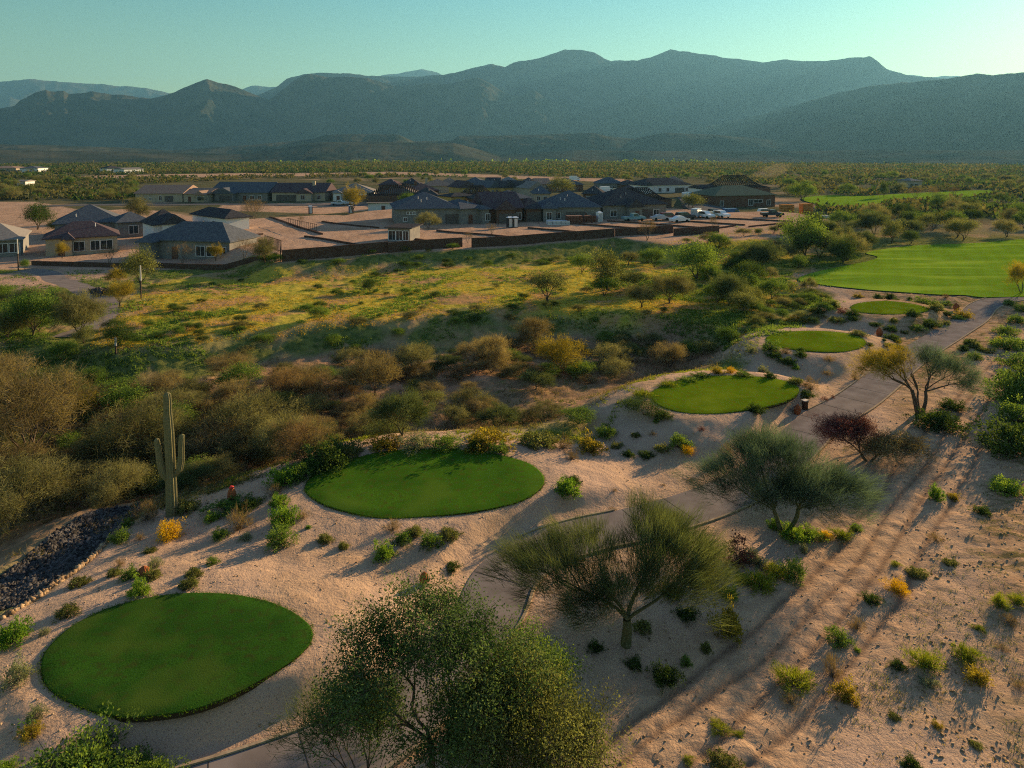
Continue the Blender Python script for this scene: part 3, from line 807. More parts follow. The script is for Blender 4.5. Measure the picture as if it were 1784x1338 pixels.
make_tree('ironwood_tree', p, tree_mesh(22, [(.9,1.1,2.3,1.8,1.5,1.4,1.1),(-.6,.9,2.2,1.6,1.4,1.5,.8),(2.0,1.5,1.4,1.6,1.3,1.1,.9),(.2,1.9,2.9,1.3,1.1,.9,.5),(.6,.3,1.0,2.0,1.3,.9,.8)],
    1250, [((0,0,0),(.1,.2,.9)),((.3,0,0),(.9,.4,.8))], leaves(52, .08, .17, 1, .45), .12, .009, .25, irr=.26), 'bark', 'leaf_olive',
    scale=(.88, .9, 1.0), label='dense olive green ironwood crown at the bottom edge, right half of the foreground clump')
p = at(950, 1345)
make_tree('palo_verde', p, tree_mesh(23, [(-.6,.9,2.5,1.1,1.1,1.1,1.0),(.2,.7,2.2,1.0,.9,1.0,.8)],
    220, [((0,0,0),(-.2,.3,.9))], leaves(60, .075, .16, 1, .45), .08, .008, .2), 'bark_green', 'leaf_green',
    label='small bright green tree crown tucked behind the foreground clump, beside the pale path')
p = at(640, 1440)
make_tree('palo_verde', p, tree_mesh(24, [(-1.1,1.2,1.9,1.5,1.2,.5,1.0),(-.2,1.5,2.2,1.0,1.0,.5,.5)],
    120, [((0,0,0),(-.4,.4,.8)),((.2,0,0),(-.1,.6,1.0))], needles(60, .45, .011, .5, .2, .16, .1), .06, .008, .2), 'bark', 'leaf_verde',
    label='thin wispy palo verde overhanging the concrete path at the lower left of the big mesquite')
# red-purple shrub tree
p = at(1512, 803)
make_tree('hop_bush', p, tree_mesh(31, [(-1.2,.2,1.9,1.3,1.2,1.0,1.0),(-.4,.4,2.3,1.0,1.0,.8,.5)],
    150, [((0,0,0),(-.3,0,.5))], needles(60, .4, .022, .7, .35, .2), .07, .009, .2), 'bark', 'leaf_purple',
    scale=(1.25, 1.15, .78), label='purple red bush beside the path bend, turning brown on its right', cat='bush')
e = [o for o in bpy.context.scene.objects if o.name.startswith('hop_bush')][0]
(wv, wf), (lv, lf, lt) = tree_mesh(32, [(1.2,-.1,1.1,1.6,1.3,.9,1.0),(.3,-.2,1.0,1.0,1.0,.8,.5)], 150, [((.1,0,0),(.4,0,.4))], needles(55, .4, .02, .7, .25, .2), .06, .009, .2)
link('stems', np_mesh('stems', wv, wf, M['bark']), e); link('brown_foliage', np_mesh('brown_foliage', lv, lf, M['leaf_brown'], tint=lt), e)

# ---- shrub prototypes: unit shrubs about 1 m wide and .7 m high
def shrub_mesh(name, seed, nst, n, ln, wd_, leafm, stemm='bark', h=.62, up=.3, kind='tri', flatness=1.0, jit=.05, spread=.6):
    if kind == 'quad' and nst < 200: n = int(n * 2.1); ln *= .62
    rg = np.random.default_rng(seed)
    d = unit(rg.normal(size=(nst, 3))); d[:, 2] = np.abs(d[:, 2]) * .95 + .05
    d = unit(d) * (1 + .22 * rg.normal(size=(nst, 1)))
    lump = 1 + .22 * np.sin(3 * np.arctan2(d[:, 1], d[:, 0]) + seed)[:, None]
    tip = d * [.42, .42, h * .82] * lump * rg.uniform(.45, 1, (nst, 1)) ** .5 + [0, 0, .02]
    V = []; F = []
    b0 = rg.normal(size=(nst, 3)) * [.04, .04, 0]
    sv, sf = leaf_tris(rg, b0, unit(tip - b0), np.linalg.norm(tip - b0, axis=1), np.full(nst, .018))
    b = np.repeat(tip, n, 0) + rg.normal(size=(nst * n, 3)) * jit
    dd = unit(np.repeat(unit(tip), n, 0) + rg.normal(size=b.shape) * spread + [0, 0, up])
    L = rg.uniform(.5, 1.2, len(b)) * ln
    tone = np.clip(.5 + .3 * rg.normal(size=nst), 0, 1)
    tn = np.clip(np.repeat(tone, n) + .15 * rg.normal(size=len(b)), 0, 1)
    if kind == 'tri':
        lv, lf = leaf_tris(rg, b, dd, L, rg.uniform(.7, 1.3, len(b)) * wd_); k = 3
    else:
        lv, lf = leaf_quads(rg, b, dd, L, L * .5); k = 4
    lv[:, 2] = np.maximum(lv[:, 2], .0)
    F = [sf, lf + len(sv)]
    return np_mesh(name, np.vstack([sv, lv]), F, [M[stemm], M[leafm]], [0] * len(sf) + [1] * len(lf), np.concatenate([np.zeros(len(sv)), np.repeat(tn, k)]))
SHR = {
 'green': [shrub_mesh('green_shrub', s, 110, 14, .10, .05, 'leaf_green', kind='quad') for s in (1, 2, 3)],
 'bright': [shrub_mesh('bright_shrub', s, 110, 14, .11, .05, 'leaf_bright', kind='quad') for s in (4, 5)],
 'pale': [shrub_mesh('pale_shrub', s, 100, 12, .10, .05, 'leaf_pale', 'twig_pale', kind='quad') for s in (6, 7)],
 'yellow': [shrub_mesh('yellow_shrub', s, 120, 14, .08, .05, 'leaf_yellow', kind='quad') for s in (8, 9)],
 'lime': [shrub_mesh('lime_shrub', s, 130, 14, .17, .016, 'leaf_lime', h=.5, up=.5) for s in (10, 11)],
 'dark': [shrub_mesh('dark_shrub', s, 130, 16, .10, .05, 'leaf_dark', kind='quad', h=.6) for s in (12, 13)],
 'olive': [shrub_mesh('olive_shrub', s, 110, 14, .11, .03, 'leaf_olive', kind='quad', h=.5) for s in (14, 15, 16)],
 'dry': [shrub_mesh('dry_shrub', s, 90, 10, .20, .010, 'leaf_dry', 'twig_pale', h=.62, up=.6, spread=.45) for s in (17, 18, 19)],
 'gold': [shrub_mesh('gold_shrub', s, 110, 12, .12, .03, 'leaf_gold', kind='quad', h=.6) for s in (20, 21)],
 'purple': [shrub_mesh('purple_shrub', s, 70, 10, .11, .03, 'leaf_purple', 'bark', kind='quad', h=.9) for s in (25,)],
}
# flat low grassy cover of the mound banks
WORDS = {'green': 'green leafy shrub', 'bright': 'bright green shrub', 'pale': 'pale grey green shrub', 'yellow': 'bright yellow flowering bush',
 'lime': 'lime grassy tuft', 'dark': 'dark green shrub', 'olive': 'low olive shrub', 'dry': 'dry twiggy shrub', 'gold': 'golden yellow shrub', 'purple': 'dark purple pricklypear clump'}
LAND = [(310,1140,160,'the nearest tee green'),(740,845,150,'the second tee green'),(1262,688,100,'the third tee green'),(1420,595,70,'the fourth tee green'),(1550,537,55,'the fifth tee green'),
 (300,860,40,'the tall saguaro'),(1090,1010,120,'the plumed palo verde'),(1370,860,110,'the broad palo verde'),(1600,690,60,'the small open tree'),(1514,770,60,'the purple red bush'),
 (1440,1060,60,'the dirt track'),(1640,1240,90,'the lower right corner'),(1740,800,40,'the right edge'),(1720,560,30,'the top of the path'),(110,990,60,'the dark rock bed'),(230,540,60,'the far left path'),(640,520,120,'the yellow meadow'),(1220,500,120,'the green hollow'),(1600,450,120,'the large fairway')]
PLACED = []
def place_words(px, py):
    best = min(LAND, key=lambda q: math.hypot((px - q[0]), (py - q[1]) * 1.6) / q[2] ** .5)
    dx, dy = px - best[0], (py - best[1]) * 1.6
    if abs(dx) > abs(dy) * 1.2: w = 'left of' if dx < 0 else 'right of'
    elif dy > 0: w = 'just below'
    else: w = 'just above'
    return w + ' ' + best[3]
def shrub(px, py, w, kind, hs=1.0, label=None, cat='shrub'):
    """px, py: the photo spot of its foot; w: width in photo pixels"""
    p = at(px, py, -.03); s = w / ppm(p)
    rnd = random.Random(int(px * 7 + py * 13))
    me = rnd.choice(SHR[kind])
    o = link(me.name.split('.')[0], me, None, p, (0, 0, rnd.uniform(0, 6.28)), (s, s, s * hs * rnd.uniform(.9, 1.15)))
    o['category'] = cat
    if label: o['label'] = label
    else: PLACED.append((o, px, py, w, kind))
    return o
ORD = ['leftmost', 'second from left', 'third from left', 'fourth from left', 'fifth from left', 'sixth from left', 'seventh from left', 'eighth from left', 'ninth from left', 'tenth from left', 'eleventh from left', 'twelfth from left', 'thirteenth from left', 'fourteenth from left']
def finish_labels():
    g = {}
    for it in PLACED:
        o, px, py, w, kind = it
        s = w / 1.0
        size = 'tiny' if w < 14 else 'small' if w < 30 else 'medium sized' if w < 55 else 'large'
        key = (size + ' ' + WORDS[kind] + ' ' + place_words(px, py))
        g.setdefault(key, []).append(it)
    for key, its in g.items():
        its.sort(key=lambda t: t[1])
        for i, it in enumerate(its):
            it[0]['label'] = key if len(its) == 1 else key + ', ' + ORD[min(i, 13)]
            it[0]['group'] = 'desert shrubs scattered on the sand' if it[4] not in ('yellow', 'lime') else 'bright bushes and tufts on the sand'
S = [ # x, y of the foot, width, kind (, height factor)
 (295,938,46,'yellow',1.15),(241,1036,38,'bright',1.1),(199,1003,28,'olive'),(226,1008,34,'green'),(264,1008,34,'olive'),(270,988,26,'pale'),(137,1020,38,'olive',.7),(117,1070,44,'olive',.5),
 (20,1118,62,'bright',.95),(77,1104,18,'pale'),(29,1188,50,'pale',1.1),(64,1250,34,'pale'),(53,1282,36,'gold',.9),(337,1002,32,'olive',.8),(329,1022,36,'olive',.8),(370,982,24,'green',.8),
 (261,962,26,'olive',.6),(208,986,20,'dry'),(210,942,34,'green'),(243,940,18,'dry'),(222,916,20,'green'),(368,907,26,'bright'),(416,922,50,'dry',1.0),(383,938,32,'green'),(427,940,26,'pale',.8),
 (487,880,36,'bright',.9),(478,862,30,'dry'),(494,912,52,'bright',.9),(528,902,22,'dry'),(487,948,52,'green',.85),(537,920,11,'bright'),(566,944,30,'olive',.8),(599,954,22,'olive'),(669,973,38,'bright',1.1),
 (684,924,32,'dry',.8),(702,944,38,'green',.8),(724,930,32,'olive',.8),(749,950,40,'green',.8),(783,934,42,'olive',.6),(786,990,32,'dark',.5),(990,878,46,'bright',1.1),(998,842,32,'dark',.7),
 (494,842,54,'bright',1.0),(568,812,86,'dark',.8),(545,822,50,'green',.8),(601,792,70,'olive',.6),(669,780,60,'gold',.6),(722,779,66,'pale',.55),(776,780,56,'green',.6),(850,776,84,'gold',.45),(827,784,26,'dark'),(868,787,44,'green',.6),
 (938,775,74,'olive',.6),(980,780,44,'dry',.7),(1030,788,44,'gold',.9),(996,800,26,'dry'),(402,886,80,'green',.3),(245,852,66,'green',.9),(325,890,48,'olive',.9),(255,905,46,'dry',1.0),(440,880,40,'dark',.6),(520,836,40,'green'),
 (1184,779,40,'green',.8),(1198,790,24,'yellow',.9),(1153,785,28,'olive',.7),(1126,795,28,'dark',.6),(1095,794,22,'dark',.7),(1074,779,24,'olive',.6),(1137,758,13,'dry'),(1108,762,20,'olive',.6),(1056,760,40,'green',.8),(1155,729,32,'dark',.6),(1143,741,12,'green'),
 (1317,742,30,'dark',.9),(1266,794,24,'dry',1.4),(1222,752,13,'purple',.6),(1070,856,14,'dry',.5),(1156,846,10,'dry',.6),(1067,888,18,'dry',.4),(1201,838,22,'dry',.3),
 (1270,1040,34,'bright',.9),(1292,1014,28,'bright'),(1324,1024,54,'lime',.9),(1349,1004,44,'lime',.8),(1382,1006,46,'green',1.2),(1326,986,24,'pale',1.2),(1282,985,60,'purple',1.1),(1305,975,44,'pale',.8),
 (1268,1104,54,'gold',1.3),(1231,1134,22,'olive',1.3),(1197,1074,38,'dark',.7),(1037,1130,30,'dark',.6),(1104,1158,34,'dark',.5),(1160,1186,50,'dark',.8),(1195,1158,22,'green'),(1119,1096,38,'olive',.6),(1170,1036,44,'dark',.7),(1225,1012,50,'dark',.8),
 (1384,938,54,'bright',.8),(1414,936,44,'green',.7),(1437,938,28,'yellow',.7),(1466,938,36,'lime',.7),(1491,925,22,'green'),(1401,962,14,'pale',1.8),(1352,920,30,'bright',.8),
 (1563,1030,42,'yellow',.9),(1519,1048,32,'dark',.7),(1598,1002,38,'olive',.6),(1655,982,28,'olive',.5),(1632,942,26,'dry',.8),(1712,894,30,'dark',.6),(1632,870,28,'bright',1.3),(1661,868,24,'gold',.6),(1560,984,18,'lime',.6),
 (1753,856,54,'bright',.7),(1741,1056,30,'lime',1.1),(1773,1052,34,'lime',.8),(1638,746,82,'dark',.62),(1658,712,42,'dark',.6),(1756,700,80,'green',.9),(1772,736,70,'green',.9),(1757,786,96,'dark',.8),(1790,690,80,'dark',1.2),(1775,640,60,'green',.7),
 (1383,1192,70,'lime',.62),(1450,1178,36,'dry',1.6),(1472,1216,42,'gold',1.0),(1460,1120,46,'green',.9),(1493,1094,34,'dry',.9),(1493,1134,12,'bright'),(1565,1162,28,'dark',.6),(1613,1162,56,'lime',.75),(1682,1146,52,'lime',.7),(1702,1186,40,'gold',.9),
 (1617,1192,32,'pale',.6),(1756,1084,34,'dry',.7),(1706,1096,24,'lime',.5),(1588,1336,34,'dark',.9),(1378,1225,40,'dry',.6),(1633,1266,18,'gold',.9),(1255,1270,38,'lime',.5),(1262,1336,60,'olive',.5),(1287,1282,22,'lime',.7),(1198,1324,24,'lime',.5),(1700,1300,24,'olive',.6),(1776,1196,30,'dry',.6),(1560,1250,26,'olive',.4),(1745,1130,26,'dry',.5),
 (1411,691,32,'dry',1.1),(1402,700,32,'dark',.6),(1437,697,15,'purple',.5),(1451,694,9,'purple',.9),(1384,668,30,'olive',.6),(1444,638,22,'dry',.7),(1395,626,22,'dark',.7),(1373,641,30,'dark',.6),(1386,648,12,'bright',1.4),(1440,657,20,'dry',.7),(1490,662,14,'dry',1.8),(1501,652,5,'dry',1.6),(1519,630,11,'dark',1.2),
 (1515,605,12,'dark',.9),(1540,594,8,'dark'),(1545,604,26,'olive',.4),(1563,596,16,'dark',.6),(1565,606,22,'dark',.4),(1554,591,28,'dark',.6),(1552,578,24,'dark',.7),(1557,567,16,'olive'),(1575,580,16,'olive',.6),
 (1590,565,24,'dark',.8),(1596,577,32,'green',.5),(1620,569,38,'dark',.5),(1649,566,14,'olive'),(1632,540,30,'olive',.8),(1649,532,22,'green',.6),(1613,531,44,'green',.4),(1649,549,18,'dark',.6),(1679,553,28,'gold',.8),(1668,556,24,'green',.5),
 (1530,521,16,'dark',.9),(1552,522,20,'dark',1.0),(1561,525,14,'dark',.6),(1585,522,9,'dark'),(1494,518,18,'gold',.6),(1647,519,12,'dry'),(1467,547,24,'purple',.5),(1486,553,26,'dark',.7),(1447,537,32,'olive',.8),(1459,562,34,'olive',.5),(1486,565,20,'dark',.6),(1496,585,32,'olive',.4),(1525,572,22,'dark',.5),(1415,512,22,'olive',.6),(1437,520,20,'dark',.6),(1400,530,30,'green',.5),(1425,545,36,'olive',.4),(1390,560,40,'gold',.35),
 (1691,603,24,'dark',.9),(1678,611,18,'dark'),(1700,607,22,'olive'),(1698,626,28,'green',.8),(1716,613,34,'olive',.5),(1740,594,13,'yellow'),(1756,609,48,'green',.8),(1781,607,24,'green'),(1754,582,42,'green',.6),(1773,562,34,'green',.7),(1779,542,24,'green'),(1759,531,22,'green',.7),(1735,600,22,'green',.7),
 (1342,617,34,'green',.9),(1308,617,22,'pale',1.0),(1370,630,18,'dry'),(1395,611,20,'green',.6),(1350,632,30,'dark',.6),(1274,651,22,'yellow',.8),(1328,649,18,'pale',1.2),(1342,659,20,'dark',.9),(1250,651,22,'gold',.8),(1220,657,34,'green',.4),(1200,665,36,'green',.4),(1295,655,34,'green',.35),(1165,672,38,'lime',.35),(1120,690,44,'lime',.35),
]
for s in S: shrub(*s)
SHR['bigleaf'] = [shrub_mesh('leafy_bush', 60, 420, 26, .042, .02, 'leaf_bright', kind='quad', jit=.035, h=.8)]
SHR['bigleaf2'] = [shrub_mesh('leafy_bush', 61, 400, 24, .045, .02, 'leaf_green', kind='quad', jit=.035, h=.8)]
shrub(130, 1385, 190, 'bigleaf2', .6, 'large leafy green bush cut by the bottom edge, below the nearest tee green'); shrub(235, 1375, 120, 'bigleaf2', .6, 'green bush at the bottom edge, right neighbour of the largest bottom bush')
shrub(8, 1345, 40, 'bright', .8, 'bright green bush in the bottom left corner of the photo')
finish_labels()

# ------------------------------------------------------------------ trees and thickets of the wash and the plain
LOBE = [(0,0,2.1,2.0,2.0,1.15,1.2),(1.2,.3,1.7,1.3,1.3,.9,.6),(-1.2,-.2,1.8,1.3,1.3,1.0,.7),(.2,1.1,1.9,1.4,1.2,1.0,.5)]
LOBE2 = [(0,0,1.7,1.9,1.9,1.3,1.2),(1.3,-.4,1.3,1.2,1.1,.9,.7),(-1.1,.8,1.4,1.4,1.2,1.0,.7)]
def proto(kind, seed, leafer, nterm, leafm, bark='bark', lob=LOBE, fill=.35):
    rg = random.Random(seed)
    lob = [tuple([v + rg.uniform(-.25, .25) for v in l[:3]] + list(l[3:])) for l in lob]
    (wv, wf), (lv, lf, lt) = tree_mesh(seed, lob, nterm, [((0,0,0),(.1,.05,.55)),((.12,.1,0),(-.35,.2,.6))], leafer, .09, .010, fill)
    return (np_mesh('trunk', wv, wf, M[bark], smooth=True), np_mesh('crown', lv, lf, M[leafm], tint=lt))
PT = {
 'brown': [proto('b', s, needles(52, .50, .017, .75, .25, .2), 170, 'leaf_brown', lob=L) for s, L in ((101, LOBE), (102, LOBE2), (103, LOBE))],
 'rust': [proto('r', s, needles(52, .45, .017, .75, .25, .2), 160, 'leaf_rust', lob=LOBE2) for s in (104, 105)],
 'mixed': [proto('m', s, needles(60, .42, .018, .8, .2, .2), 190, 'leaf_mixed', lob=L) for s, L in ((106, LOBE), (107, LOBE2))],
 'green': [proto('g', s, leaves(46, .13, .24, 1, .5), 200, 'leaf_green', lob=L) for s, L in ((108, LOBE), (109, LOBE2), (110, LOBE))],
 'dark': [proto('d', s, leaves(50, .12, .24, 1, .5), 200, 'leaf_dark', lob=LOBE2) for s in (111, 112)],
 'olive': [proto('o', s, leaves(46, .12, .24, 1, .45), 190, 'leaf_olive', lob=L) for s, L in ((113, LOBE), (114, LOBE2), (115, LOBE))],
 'gold': [proto('y', s, needles(50, .40, .022, .75, .2, .2), 150, 'leaf_gold', lob=LOBE) for s in (116, 117)],
 'verde': [proto('v', s, needles(60, .5, .022, .6, .3, .2), 170, 'leaf_verde', 'bark_green', lob=LOBE) for s in (118, 119)],
 'bare': [proto('x', s, needles(14, .45, .012, .6, .3, .15), 120, 'leaf_dry', 'twig_pale', lob=LOBE) for s in (120, 121)],
}
TNAME = {'brown': 'bare_mesquite', 'rust': 'rust_brown_bush', 'mixed': 'olive_brown_bush', 'green': 'green_desert_tree', 'dark': 'dark_green_bush', 'olive': 'olive_tree_bush', 'gold': 'golden_bush', 'verde': 'palo_verde', 'bare': 'bare_tree'}
TCAT = {'brown': 'tree', 'rust': 'bush', 'mixed': 'bush', 'green': 'tree', 'dark': 'bush', 'olive': 'tree', 'gold': 'bush', 'verde': 'tree', 'bare': 'tree'}
TNAME['olive'] = 'olive_green_tree'
def tree_at(p, w, kind, hs, label, group=None, rnd=random):
    """w: crown width in metres (prototypes are about 5 m wide, 3.3 m high)"""
    s = w / 5.2
    tr, cr = rnd.choice(PT[kind])
    e = empty(TNAME[kind], p, rnd.uniform(0, 6.28), (s, s, s * hs))
    tag(e, label, TCAT[kind], group)
    link('trunk', tr, e); link('crown', cr, e)
    return e
GT = 'trees and tall bushes of the dry riverbed'
NT = [ # foot x, foot y, width px, height factor, kind, label
 (955,528,92,1.05,'olive','leafy olive green tree at the right end of the yellow meadow'),
 (1056,505,104,1.15,'olive','tall tree with two crowns standing behind the right end of the yellow meadow'),
 (1165,528,92,.95,'mixed','round olive brown tree right of the meadow trees, above the thicket'),
 (1268,532,78,1.2,'verde','spreading green tree with a visible trunk, upper left of the fourth tee green'),
 (1215,486,110,.9,'green','wide dark green tree clump below the right end of the building lots'),
 (1402,447,100,1.2,'green','big dark green tree beside the sandy corner of the building lots'),
 (1408,508,28,1.5,'mixed','small leaning tree on a bare pole like trunk at the left tip of the fairway'),
 (1780,512,60,1.5,'gold','small yellowish tree at the right edge where the fairway meets the path'),
 (246,505,76,1.5,'olive','dark olive tree right of the far path, in front of the wall'),
 (208,535,60,1.2,'gold','yellow green bush on the right bank of the far path'),
 (205,500,46,1.2,'gold','smaller yellow green bush below the bare ground patch at the left'),
 (140,585,96,1.3,'mixed','yellowish brown bush covering the lower end of the far path'),
 (60,585,110,1.1,'green','deep green bush mass at the left edge below the far path'),
 (12,590,90,1.0,'mixed','grey olive bush cut by the left edge below the far path'),
 (110,618,66,.8,'green','bright leaved green bush at the left above the bare thicket'),
 (205,604,80,.8,'dark','low dark green bush below the near end of the far path'),
 (160,640,60,.7,'green','small green bush on the edge of the red bare soil'),
 (645,508,44,.9,'dark','lone round dark bush in the middle of the yellow meadow'),
 (556,556,40,.9,'green','small green bush on the lower edge of the yellow meadow'),
 (440,386,48,1.2,'bare','grey leafless tree on the lot behind the white house'),
 (700,760,124,1.0,'verde','rounded grey green tree just above the second tee green'),
 (975,650,112,.9,'gold','golden yellow tree in the middle of the brown thicket'),
 (860,640,90,1.2,'brown','pale twiggy bare tree in the thicket, below the shaded bank'),
 (800,742,70,.8,'mixed','small grey olive bush right of the rounded tree above the second tee green'),
 (930,595,90,.9,'brown','greyish brown bare tree at the top of the thicket, below the meadow end'),
 (720,650,90,1.0,'mixed','bright tipped olive bush at the upper edge of the thicket'),
 (655,690,120,1.0,'brown','wide brown bare tree in the centre left of the thicket'),
 (520,800,150,.85,'rust','rust red bare bush at the lower right end of the thicket'),
 (440,770,180,1.0,'mixed','large olive brown tree crown right of the tall saguaro'),
 (370,800,180,.9,'brown','brown bare tree crown directly right of the saguaro arms'),
 (230,810,200,1.1,'mixed','dark olive tree crown left of the saguaro, in the thicket'),
 (60,800,260,1.15,'brown','huge brown bare mesquite at the left edge of the photo'),
 (120,740,120,.9,'gold','yellow brown bush between the left edge mesquite and the red soil'),
 (20,920,220,1.1,'mixed','twiggy olive brown tree at the left edge above the rock bed'),
 (130,870,170,.8,'mixed','low olive tree crown between the left edge trees and the saguaro'),
 (-20,700,200,1.0,'brown','brown bare mesquite cut by the left edge, upper one'),
 (1122,722,90,.5,'dark','low dark green bushes on the shaded slope left of the third tee green'),
 (1010,738,90,.45,'green','low green bush on the slope between the second and third tee greens'),
 (300,655,40,.5,'mixed','small bush on the bare red soil above the saguaro'),
 (1130,606,60,.8,'mixed','grey green bush in the upper right of the thicket'),
 (1200,600,56,.9,'green','green bush at the right end of the thicket'),
 (1085,560,44,.6,'dark','dark bush below the patch of orange soil'),
 (1060,640,90,.7,'mixed','low grey olive bush right of the golden tree'),
 (1165,640,90,.7,'brown','low brown bush on the slope above the third tee green'),
 (1270,585,60,.8,'green','bright tipped green bush left of the fourth tee green'),
 (1345,520,60,.9,'green','green bush left of the fairway tip, lower one'),
 (1330,470,90,.9,'verde','feathery green tree between the lots and the fairway tip'),
 (1300,505,60,.8,'green','green bush in the hollow left of the fairway tip'),
]
rT = random.Random(5)
for px, py, w, hs, k, lab in NT:
    p = at(px, py, -.05); tree_at(p, w / ppm(p), k, hs * (.78 if px < 600 and py > 640 else 1), lab, None, rT)
# unlabelled-apart fill of the thicket: nothing tells these apart
rg = np.random.default_rng(77); used = [(at(a[0], a[1]), a[2]) for a in NT]; n_fill = 0
kinds = ['brown', 'mixed', 'brown', 'rust', 'mixed', 'olive', 'green', 'verde']
for tries in range(9000):
    if n_fill >= 170: break
    px, py = rg.uniform(-60, 1250), rg.uniform(590, 880)
    p = at(px, py)
    if float(sdist(p.x, p.y, THICK)) > -1.2: continue
    red = (140 < px < 480 and 600 < py < 700) or (420 < px < 690 and 585 < py < 650) or (830 < px < 1080 and 665 < py < 725)
    if red and rg.random() < .93: continue
    w = rg.uniform(2.2, 4.8) * (1.15 if px < 560 else .85)
    if any((p - q[0]).length < w * .36 for q in used): continue
    used.append((p, w)); n_fill += 1
    k = kinds[int(rg.integers(len(kinds)))]
    hs = rg.uniform(.5, .9) * (1.1 if px < 560 else .8)
    tree_at(p - Vector((0, 0, .05)), w, k, hs, {'brown': 'leafless brown mesquite within the dense brown thicket of the dry riverbed', 'mixed': 'olive brown bush within the dense brown thicket of the dry riverbed', 'rust': 'rust coloured bush within the dense brown thicket of the dry riverbed', 'olive': 'olive leaved small tree within the brown thicket of the dry riverbed', 'green': 'green bush within the brown thicket of the dry riverbed', 'verde': 'grey green feathery bush within the brown thicket of the dry riverbed'}[k],
            {'brown': 'brown mesquites of the thicket', 'mixed': 'olive brown bushes of the thicket', 'rust': 'rust bushes of the thicket', 'olive': 'olive trees of the thicket', 'green': 'green bushes of the thicket', 'verde': 'feathery bushes of the thicket'}[k], rT)
def fill(n, xr, yr, poly, ws, hs_, kinds, label, group, seed, gap=.45, ok=None):
    rg = np.random.default_rng(seed); used = []; c = 0
    P = np.array([flat(*q) for q in poly]) if poly is not None else None
    for _ in range(n * 30):
        if c >= n: break
        p = at(rg.uniform(*xr), rg.uniform(*yr))
        if P is not None and float(sdist(p.x, p.y, P)) > 0: continue
        if ok and not ok(p): continue
        w = rg.uniform(*ws)
        if any((p - q).length < w * gap for q in used): continue
        used.append(p); c += 1; k = kinds[int(rg.integers(len(kinds)))]
        tree_at(p - Vector((0, 0, .05)), w, k, rg.uniform(*hs_), label.replace('#', {'green': 'green', 'dark': 'dark green', 'olive': 'olive green', 'mixed': 'olive brown', 'verde': 'feathery green', 'brown': 'brown', 'gold': 'yellowish', 'bare': 'bare', 'rust': 'rust brown'}[k]), group + ' (' + k + ')', random.Random(seed + c))
off_fair = lambda p: float(sdist(p.x, p.y, FAIRWAY)) > 1.5 and float(sdist(p.x, p.y, FARWAY)) > 3 and float(sdist(p.x, p.y, LOTS)) > 1
# the green band between the building lots and the fairway, and behind the fairway
fill(62, (1340, 1960), (345, 475), [(1440,385),(1380,420),(1340,470),(1390,485),(1430,470),(1525,452),(1500,440),(1600,426),(1800,414),(1960,405),(1960,345),(1700,350),(1560,362),(1440,370)], (4.5, 8.0), (.8, 1.15), ['green', 'dark', 'olive', 'green', 'mixed', 'verde'],
     '# tree in the dense green band between the building lots and the big fairway', 'trees behind the fairway', 3, .38, off_fair)
fill(30, (1180, 1420), (410, 560), [(1190,440),(1400,415),(1400,480),(1380,510),(1300,560),(1180,545),(1090,540),(1100,470)], (2.2, 4.4), (.5, .9), ['green', 'dark', 'olive', 'mixed'],
     '# low bush in the green hollow left of the fairway tip', 'bushes of the green hollow', 4, .5)
fill(26, (1300, 1600), (480, 600), [(1300,560),(1390,500),(1470,525),(1450,560),(1380,575),(1340,600),(1290,610)], (1.2, 2.6), (.5, .8), ['green', 'dark', 'olive', 'mixed'],
     '# little bush on the slope above the fourth tee green', 'bushes above the fourth tee green', 6, .5)
fill(34, (460, 1180), (452, 480), [(300,478),(480,466),(700,458),(900,450),(1060,436),(1180,428),(1180,440),(1000,456),(760,470),(480,484),(300,486)], (1.6, 3.4), (.4, .6), ['green', 'dark', 'green', 'olive'],
     '# bush in the hedge like row along the foot of the dark wall', 'bushes along the foot of the wall', 7, .5)
fill(24, (180, 1050), (515, 600), [(170,600),(200,560),(380,570),(560,560),(760,548),(900,535),(940,545),(880,560),(700,575),(560,585),(420,600),(180,625)], (1.3, 2.8), (.45, .7), ['green', 'dark', 'mixed'],
     '# bush along the shaded bank below the yellow meadow', 'bushes of the shaded bank', 8, .5)
fill(46, (240, 1180), (472, 575), [(200,590),(260,520),(300,490),(700,476),(1010,460),(1180,450),(1180,560),(930,542),(700,552),(400,580)], (.9, 2.2), (.5, .8), ['green', 'mixed', 'olive', 'dark'],
     '# little bush dotted over the yellow green meadow', 'little bushes of the meadow', 14, .8)
fill(14, (1000, 1360), (440, 545), [(1000,470),(1200,440),(1360,450),(1380,500),(1290,560),(1080,545)], (3.6, 5.6), (.8, 1.0), ['green', 'olive', 'mixed', 'dark'],
     '# tree in the scrub between the meadow and the fairway tip', 'trees between the meadow and the fairway', 15, .6)
fill(10, (-30, 330), (480, 600), [(-60,500),(60,520),(150,560),(150,600),(-60,600)], (3, 5), (.6, 1), ['green', 'mixed', 'olive'],
     '# bush in the mass at the left edge below the far path', 'bushes at the left edge', 9, .4)
fill(46, (-60, 240), (306, 352), None, (5, 8.5), (.8, 1.0), ['olive', 'green', 'mixed', 'olive'],
     '# tree on the plain at the far left, behind the houses', 'trees of the far left plain', 10, .45, lambda p: float(sdist(p.x, p.y, LOTS4)) > 2 and float(sdist(p.x, p.y, LOTS2)) > 2)
fill(60, (1340, 1900), (306, 345), None, (5, 9), (.8, 1.0), ['olive', 'green', 'mixed', 'olive'],
     '# tree on the plain beyond the far strip of fairway', 'trees of the far right plain', 11, .4, lambda p: float(sdist(p.x, p.y, FARWAY)) > 4)
fill(40, (560, 1330), (303, 322), None, (5, 8), (.8, 1.0), ['olive', 'green', 'mixed'],
     '# tree on the plain just behind the rows of houses', 'trees behind the houses', 12, .45)

